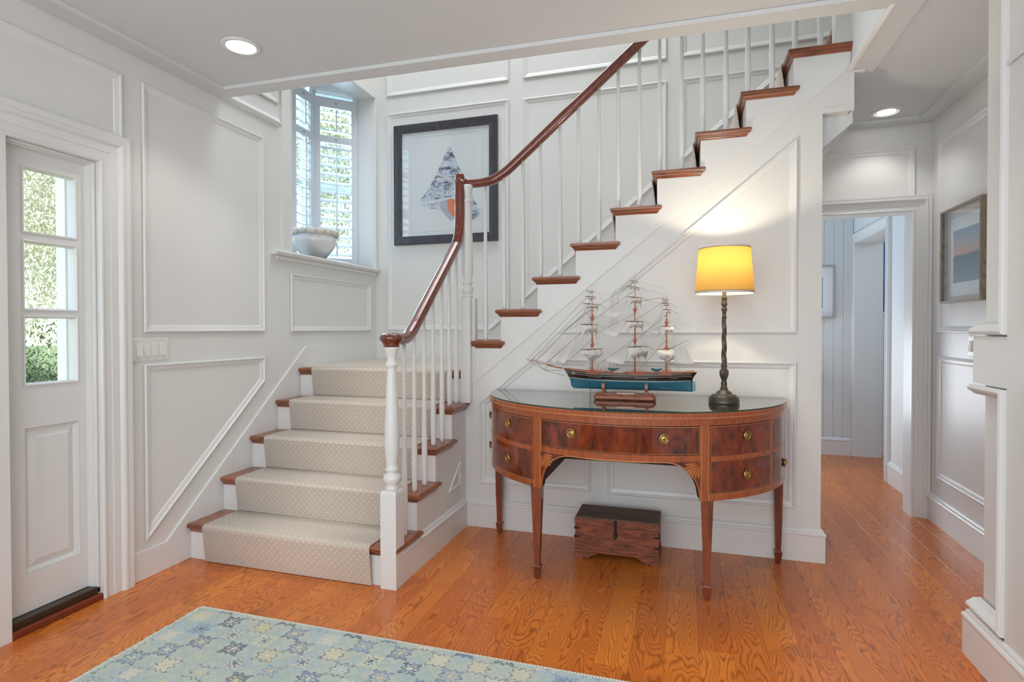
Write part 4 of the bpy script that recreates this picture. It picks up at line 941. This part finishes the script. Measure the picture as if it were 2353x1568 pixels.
for x in (-.410, -.188):
    mb = MB(); y_ = lambda q: SY+q
    pts = [(-.040, 0), (-.034, .012), (-.042, .030), (-.040, .050), (-.034, .058), (-.029, .053), (-.026, .030), (0, .0175), (.026, .030), (.029, .053), (.034, .058), (.040, .050), (.042, .030), (.034, .012), (.040, 0)]
    mb.prism([(SY+a, ZS+.035+b_) for a, b_ in pts][::-1], -.008, .008, YZ(x)); mb.build('cradle', STW, std, bevel=.001)

ship = empty('model_ship', (-.3, SY, ZS+.05), 'model of a three-masted clipper with black and teal hull and furled white sails', 'model ship')
BR = .024   # hull bottom half-beam scale
def sheer(x):
    u = (x+.30)/.36; return 1.020+.010*u*u+(.010 if x < -.5 else 0)*((-.5-x)/.15)
def hbeam(x, f):
    """half breadth at height fraction f (0 keel, 1 sheer)"""
    s_ = (x+.290)/.345
    full = max(0, 1-abs(s_)**(2.6 if s_ > 0 else 2.2)); deckw = .047*max(0, 1-abs(s_)**(5 if s_ > 0 else 3.2))**.6
    low = .040*full; g = min(1, f*1.9)**.55
    if f < .55: w = low*g
    else:
        q = (f-.55)/.45; w = low*(1-q)+deckw*q
    return max(w, .0012)
KZ, WLZ = .9335, .985
def hull_part(f_lo, f_hi, nf, name, mat):
    mb = MB(); rings = []; NS = 44
    for i in range(NS+1):
        u = i/NS; ring = []; row = []
        for j in range(nf+1):
            z = f_lo+(f_hi-f_lo)*j/nf     # absolute z levels blended to sheer
            row.append(z)
        # bow / stern profile at each height
        r = []
        for zf in row:
            ztop = None
            xb = -.590-.055*max(0, (zf-.25))**1.6*1.25 if zf > .25 else -.590+.018*(1-(zf/.25))**3
            xs = .041+(.022*max(0, (zf-.62)/.38)**1.2)
            x = xb+(xs-xb)*u; zz = KZ+zf*(sheer(x)-KZ+.004)
            w_ = hbeam(-.635+(.69)*u, zf); w_ *= 1 if u < .999 else 1
            if zf > .9 and u > .9: w_ = max(w_, .018)
            r.append((x, w_, zz))
        rings.append([(x, SY-w_, z) for x, w_, z in r]+[(x, SY+w_, z) for x, w_, z in reversed(r)])
    mb.loft(rings); return mb.build(name, mat, ship)
hull_part(0, .56, 8, 'lower_hull', HT); hull_part(.56, 1.0, 6, 'upper_hull', HB)
def side_pt(u, zf, out=0):
    xb = -.590-.055*max(0, (zf-.25))**1.6*1.25; xs = .041+(.022*max(0, (zf-.62)/.38)**1.2); x = xb+(xs-xb)*u
    return (x, SY-hbeam(-.635+.69*u, zf)-out, KZ+zf*(sheer(x)-KZ+.004))
def side_line(zf, r, mat, name, u0=.0, u1=.985):
    for sg in (1, -1):
        p = [side_pt(u0+(u1-u0)*i/40, zf, r*.4) for i in range(41)]
        MB().tube([(a, b_ if sg > 0 else 2*SY-b_, c) for a, b_, c in p], r, 5).build(name, mat, ship)
side_line(.565, .0011, WHT, 'waterline'); side_line(.80, .0008, WHT, 'sheer_line'); side_line(.90, .0010, WHT, 'sheer_line'); side_line(1.0, .0018, SPAR, 'cap_rail')
dk = MB(); rows = []
for i in range(31):
    p = side_pt(.02+.96*i/30, .97); rows.append([(p[0], p[1]+.001, p[2]), (p[0], 2*SY-p[1]-.001, p[2])])
dk.loft([r for r in rows], smooth=False, cap=False, closed=False).build('deck', DECK, ship, solid=.001)
MB().box((.030, SY-.0012, KZ), (.041, SY+.0012, .985)).build('sternpost', WHT, ship)
MB().prism([(.041, KZ+.001), (.054, KZ+.003), (.058, .945), (.055, .985), (.041, .988)], -.0015, .0015, XZ(SY)).build('rudder', HT, ship)
# deck houses and boats
for x0, x1, w_, h_, nm in ((-.45, -.40, .018, .014, 'fore_house'), (-.36, -.31, .016, .012, 'mid_house'), (-.105, -.065, .022, .020, 'aft_house'), (.012, .044, .018, .016, 'wheel_house')):
    z = sheer((x0+x1)/2)-.002; mb = MB().box((x0, SY-w_, z), (x1, SY+w_, z+h_*.7)).box((x0-.002, SY-w_-.002, z+h_*.7), (x1+.002, SY+w_+.002, z+h_*.8)); mb.build(nm, WHT if nm == 'mid_house' else COPP, ship)
    k = MB()
    for i in range(4): k.box((x0+(x1-x0)*(i+.25)/4, SY-w_-.0008, z+h_*.2), (x0+(x1-x0)*(i+.7)/4, SY-w_+.001, z+h_*.55))
    k.build('house_windows', WHT if nm != 'mid_house' else COPP, ship)
for xc in (-.362, -.138):
    for sg in (1, -1):
        rg = []
        for i in range(11):
            f = i/10; hw = .0085*sin(pi*min(.97, max(.03, f)))**.6; x = xc-.028+.056*f; z = sheer(xc)+.024+.004*abs(2*f-1)**2
            rg.append([(x, SY-sg*.026+hw*cos(a), z-(.011*sin(pi*max(.05, min(.95, f)))**.5)*max(0, sin(a))) for a in [pi*j/8 for j in range(9)]])
        MB().loft(rg, cap=True).build('ship_boat', plain('boat_teal', (44, 96, 100), .4), ship)
# masts and spars
MAST = {'fore': (-.475, 1.471), 'main': (-.249, 1.530), 'mizzen': (-.0885, 1.428)}
def mast(x, zt, segs):
    z0 = 1.005
    for a, b_, r0_, r1_ in segs: MB().tube([(x, SY, z0+(zt-z0)*a), (x, SY, z0+(zt-z0)*b_)], [r0_, r1_], 8).build('mast', SPAR, ship)
    for f in (.365, .68):   # tops and crosstrees
        z = z0+(zt-z0)*f; k = MB().box((x-.011, SY-.014, z-.0015), (x+.013, SY+.014, z+.0015)).loft([[(x-.003, SY-.003, z-.026), (x+.003, SY-.003, z-.026), (x+.003, SY+.003, z-.026), (x-.003, SY+.003, z-.026)], [(x-.009, SY-.010, z-.001), (x+.010, SY-.010, z-.001), (x+.010, SY+.010, z-.001), (x-.009, SY+.010, z-.001)]], smooth=False)
        for q in (-.008, .006): k.box((x+.002, SY+q, z), (x+.006, SY+q+.004, z+.014))
        k.box((x-.005, SY-.005, z+.030), (x+.008, SY+.005, z+.034)); k.build('mast_top', SPAR, ship)
for nm, (x, zt) in MAST.items(): mast(x, zt, [(0, .42, .0050, .0040), (.355, .72, .0035, .0026), (.67, 1, .0024, .0010)])
YD = {'fore': [(1.147, -.476, .110, .052, 0), (1.281, -.490, .085, .060, 1), (1.391, -.482, .080, .028, 1), (1.431, -.485, .052, .014, 0), (1.460, -.485, .042, .008, 0)],
      'main': [(1.163, -.237, .112, .056, 2), (1.296, -.250, .100, .046, 1), (1.423, -.250, .080, .042, 1), (1.477, -.255, .066, .015, 1), (1.509, -.254, .045, .009, 0)],
      'mizzen': [(1.151, -.092, .104, .060, 0), (1.270, -.084, .076, .042, 1), (1.356, -.087, .046, .026, 1), (1.390, -.095, .050, .018, 1), (1.409, -.095, .040, .009, 0)]}
ws = random.Random(9)
for nm, L in YD.items():
    mx = MAST[nm][0]
    for z, xc, wx, drop, kind in L:
        drop *= 1.3; hx_, hy_ = wx/2*.84, wx*.95       # braced yard: nearer end to the left
        a = Vector((xc-hx_, SY-hy_, z)); b_ = Vector((xc+hx_, SY+hy_, z)); d = b_-a
        MB().tube([a, a+d*.25, a+d*.5, a+d*.75, b_], [.0009, .0020, .0026, .0020, .0009], 7).build('yard', SPARD, ship)
        # furled / bunched sail with hanging tails
        mb = MB(); NU, NV = 26, 9; nr = Vector((-d.y, d.x, 0)).normalized(); rows = []
        for j in range(NV+1):
            v = j/NV; row = []
            for i in range(NU+1):
                u = i/NU; s_ = abs(2*u-1)
                tail = max(0, (s_-.80)/.20)**.8; mid = drop*(.80+.12*sin(6*u*pi+nm.__len__()))
                if kind == 0: dr = mid*(1-.45*s_**2)
                elif kind == 1: dr = mid*(.62)+drop*(.75 if u < .5 else .55)*tail
                else: dr = mid*.85+drop*.45*tail
                inset = .06+.88*u; narrow = 1-(.28*v*(1-tail) if kind == 0 else .10*v)
                p = a+d*(.5+(inset-.5)*narrow)
                bulge = -(.020 if kind != 1 else .013)*sin(pi*min(1, v*.95))*(1-s_**4)*(drop/.05+.35)
                p = p+nr*(bulge+.0018*sin(22*u+3*v)); p.z = z-.002-dr*v+.0012*sin(17*u)
                row.append(tuple(p))
            rows.append(row)
        for j in range(NV):
            pass
        vs = [p for r in rows for p in r]; fs = [(j*(NU+1)+i, j*(NU+1)+i+1, (j+1)*(NU+1)+i+1, (j+1)*(NU+1)+i) for j in range(NV) for i in range(NU)]
        mb.add(vs, fs, True); mb.build('square_sail', SAIL, ship, solid=.0009)
        if kind:  # stun-sail booms
            MB().tube([b_, b_+Vector((.034, -.012, -.020))], .0007, 5).lathe([(.0014, -.001), (.0014, .001)], tuple(b_+Vector((.034, -.012, -.020))), 8).build('boom', SPARD, ship)
def fore_aft(name, pts, bel=.012, mat=None):
    """triangular or four-sided sail between masts, with belly"""
    P = [Vector((x, SY, z)) for x, z in pts]
    if len(P) == 3: P.append(P[2])
    mb = MB(); N = 10; vs = []
    for j in range(N+1):
        for i in range(N+1):
            u, v = i/N, j/N; p = (P[0]*(1-u)+P[1]*u)*(1-v)+(P[3]*(1-u)+P[2]*u)*v
            p.y += bel*sin(pi*v)*sin(pi*u)+.0015*sin(25*u+4*v); vs.append(tuple(p))
    mb.add(vs, [(j*(N+1)+i, j*(N+1)+i+1, (j+1)*(N+1)+i+1, (j+1)*(N+1)+i) for j in range(N) for i in range(N)], True)
    mb.build(name, SAIL, ship, solid=.0007)
for p in ([(-.827, 1.083), (-.640, 1.234), (-.721, 1.075)], [(-.719, 1.078), (-.570, 1.236), (-.678, 1.069)], [(-.678, 1.072), (-.535, 1.258), (-.626, 1.068)]): fore_aft('jib', p)
fore_aft('jib', [(-.611, 1.245), (-.494, 1.344), (-.494, 1.302)], .004)
for p in ([(-.438, 1.327), (-.271, 1.423), (-.341, 1.316)], [(-.445, 1.235), (-.277, 1.313), (-.347, 1.212)], [(-.425, 1.081), (-.267, 1.199), (-.309, 1.069)], [(-.368, 1.450), (-.262, 1.508), (-.297, 1.462)], [(-.207, 1.241), (-.108, 1.356), (-.126, 1.229)], [(-.207, 1.225), (-.127, 1.270), (-.118, 1.229)]): fore_aft('staysail', p)
fore_aft('spanker', [(-.050, 1.160), (.005, 1.186), (.050, 1.071), (-.052, 1.076)], .008)
sp_ = MB(); sp_.tube([(-.640, SY, 1.042), (-.724, SY, 1.056)], [.0042, .0026], 8); sp_.tube([(-.690, SY, 1.054), (-.841, SY, 1.086)], [.0020, .0009], 7); sp_.build('bowsprit', SPAR, ship)
MB().tube([(-.085, SY, 1.072), (.086, SY, 1.069)], [.0018, .0009], 6).build('spanker_boom', SPARD, ship)
MB().tube([(-.085, SY, 1.148), (.024, SY, 1.198)], [.0017, .0008], 6).build('gaff', SPARD, ship)
MB().tube([(-.728, SY, 1.052), (-.735, SY, 1.028)], .0012, 6).build('dolphin_striker', SPARD, ship)
rg_ = MB(); L = lambda mb, a, b_, r=.00055: mb.tube([a, b_], r, 4)
dkr = MB()
for a, b_ in (((-.838, 1.086), (-.478, 1.455)), ((-.815, 1.082), (-.477, 1.415)), ((-.790, 1.077), (-.477, 1.385)), ((-.640, 1.240), (-.478, 1.362)), ((-.735, 1.060), (-.477, 1.290)), ((-.640, 1.048), (-.477, 1.200)),
              ((-.475, 1.36), (-.25, 1.505)), ((-.475, 1.30), (-.25, 1.46)), ((-.475, 1.22), (-.25, 1.335)), ((-.45, 1.06), (-.25, 1.205)), ((-.25, 1.30), (-.0885, 1.405)), ((-.24, 1.20), (-.0885, 1.33)), ((-.22, 1.05), (-.0885, 1.20)), ((-.25, 1.40), (-.10, 1.42))):
    L(dkr, (a[0], SY, a[1]), (b_[0], SY, b_[1]), .0008)
for a, b_ in (((-.838, 1.084), (-.735, 1.028)), ((-.79, 1.075), (-.735, 1.028)), ((-.735, 1.028), (-.645, 1.03)), ((-.735, 1.028), (-.628, 1.0))): L(dkr, (a[0], SY, a[1]), (b_[0], SY, b_[1]), .0009)
dkr.build('stay_ropes', ROPED, ship)
for nm, (x, zt) in MAST.items():
    h = zt-1.005; sh = MB(); de = MB(); NSH = 7; wdt = {'fore': .060, 'main': .064, 'mizzen': .044}[nm]
    for sg in (1, -1):
        P0 = []; P1 = []
        for k in range(NSH):
            xx = x-.022+wdt*k/(NSH-1); ys = SY-sg*.047; zr = sheer(xx)+.002
            L(sh, (xx, ys, zr+.016), (x+.001, SY-sg*.004, 1.005+h*.345), .00045); P0.append(Vector((xx, ys, zr+.016))); P1.append(Vector((x+.001, SY-sg*.004, 1.005+h*.345)))
            for dz in (.004, .015): de.lathe([(.0022, -.0012), (.0026, 0), (.0022, .0012)], (xx, ys-sg*.0008, zr+dz), 8, axis=(0, 1, 0))
            L(de, (xx, ys, zr+.014), (xx, ys, zr-.018), .0006)
        de.box((x-.026, SY-sg*.045, sheer(x)-.002), (x-.022+wdt+.004, SY-sg*.052, sheer(x)))
        de.box((x-.026, SY-sg*.045, sheer(x)+.008), (x-.022+wdt+.004, SY-sg*.0485, sheer(x)+.0092))
        for q in range(1, 15):
            f = q/16; A_ = P0[0].lerp(P1[0], f); B_ = P0[-1].lerp(P1[-1], f); L(sh, A_, B_, .00035)
        for k in range(4):      # topmast shrouds and backstays
            L(sh, (x+.006, SY-sg*(.012-.001*k), 1.005+h*.37), (x+.001, SY-sg*.002, 1.005+h*(.66+.01*k)), .0004)
        for f1, xe in ((.66, .050), (.80, .062), (.93, .070)): L(sh, (x+xe, SY-sg*.045, sheer(x)+.004), (x+.001, SY, 1.005+h*f1), .00045)
        for z, xc, wx, drop, kind in YD[nm]:
            e1 = (xc-(wx/2+.006)*sg, SY-wx*1.05*sg, z); L(sh, e1, (x, SY, z+.035+.1*wx), .00035); L(sh, e1, (x+(.15 if nm != 'mizzen' else -.13), SY, z-.04), .0003)
    sh.build('shrouds', ROPE, ship); de.build('deadeyes', COPP, ship)
pr_ = MB()
for u0, n_p in ((.19, 8), (.56, 8), (.83, 5)):
    for k in range(n_p): p = side_pt(u0+.013*k, .72, .0004); pr_.box((p[0]-.0012, p[1]-.0008, p[2]-.0012), (p[0]+.0012, p[1]+.001, p[2]+.0012))
pr_.build('portholes', WHT, ship)
rl = MB()
for i in range(30):
    p = side_pt(.02+.96*i/29, 1.0); rl.box((p[0]-.0007, p[1]-.0007, p[2]), (p[0]+.0007, p[1]+.0007, p[2]+.009))
rl.tube([(lambda q: (q[0], q[1], q[2]+.009))(side_pt(.02+.96*i/29, 1.0)) for i in range(30)], .0008, 5); rl.build('bulwark_rail', SPAR, ship)
MB().tube([(-.588, SY-.030, 1.012), (-.598, SY-.034, .998), (-.606, SY-.034, 1.004)], .0012, 6).tube([(-.590, SY-.031, 1.014), (-.565, SY-.036, 1.006)], .001, 6).build('anchor', SPARD, ship)

# ------------------------------------------------------------------ outdoors
g = MB().box((-60, -30, -.5), (-2.9, 60, -.35)); tgr = NT('lawn'); tgr.set(Base_Color=tgr.mix(tgr.noise(tgr.coord('Object'), 2, 4), lin(96, 118, 60), lin(140, 150, 90)), Roughness=.9); struct('ground', g, tgr.m)
def leafmat(name, a, b_, c_):
    t = NT(name); n = t.noise(t.coord('Object'), 1.6, 2); n2 = t.noise(t.coord('Object'), 40, 1)
    t.set(Base_Color=t.mix(n2, t.mix(n, lin(*a), lin(*b_)), lin(*c_)), Roughness=.6); return t.m
def tree(name, label, c, rad, h0, nleaf, mat, seed, group=None, lsize=.10, trunk=True):
    rs = random.Random(seed); t = empty(name, (c[0], c[1], -.35), label, 'tree' if trunk else 'bush', group)
    if trunk: MB().tube([(c[0], c[1], -.36), (c[0]+.1, c[1], h0*.5), (c[0], c[1], h0+rad*.6)], [.16, .12, .05], 10).build('trunk', plain('bark', (92, 78, 62), .9), t)
    mb = MB(); cl = [(Vector((rs.uniform(-1, 1), rs.uniform(-1, 1), rs.uniform(-.9, 1))), rs.uniform(.32, .5)) for _ in range(26)]
    for i in range(nleaf):
        q, r = cl[i % len(cl)]; d = Vector((rs.gauss(0, 1), rs.gauss(0, 1), rs.gauss(0, 1))).normalized()
        p = Vector(c[:2]+(h0+rad,))+Vector((q.x*rad*.7, q.y*rad*.7, q.z*rad*.8))+d*r*rad*rs.uniform(.7, 1.05)
        if p.z < -.3: continue
        e = Euler((rs.uniform(0, 6), rs.uniform(0, 6), rs.uniform(0, 6))).to_matrix(); s_ = lsize*rs.uniform(.6, 1.2)
        mb.add([p+e @ Vector((x, y, z)) for x, y, z in ((-s_, 0, 0), (0, -s_*.42, s_*.1), (s_, 0, 0), (0, s_*.42, s_*.1))], [(0, 1, 2, 3)])
    o = mb.build('foliage', mat, t); o['kind'] = 'stuff'
LF1 = leafmat('leaf_gold', (206, 200, 168), (150, 170, 158), (232, 224, 196)); LF2 = leafmat('leaf_dark', (40, 62, 52), (60, 84, 56), (92, 110, 70)); LF3 = leafmat('leaf_green', (140, 162, 130), (170, 186, 150), (216, 220, 186))
tree('garden_tree', 'pale golden-green tree seen through the top panes of the narrow door', (-9.5, 2.4), 2.2, .6, 42000, LF1, 1, lsize=.034)
tree('dark_shrub', 'dark green shrub seen through the bottom pane of the narrow door', (-6.6, .75), .85, -.5, 16000, LF2, 2, lsize=.022, trunk=False)
tree('garden_tree', 'green tree behind the bay window shutters', (-6.9, 8.4), 2.6, 2.0, 38000, LF3, 3, lsize=.048)
tree('garden_tree', 'pale distant tree glimpsed through the left-hand shutter of the bay window', (-16.5, 9.5), 3.0, .6, 16000, LF3, 4, lsize=.08)

for o in COL.objects:
    if o.name.split('.')[0] in ('shrouds', 'deadeyes', 'portholes', 'stay_ropes', 'house_windows', 'bound_edge', 'bulwark_rail'): o['kind'] = 'stuff'
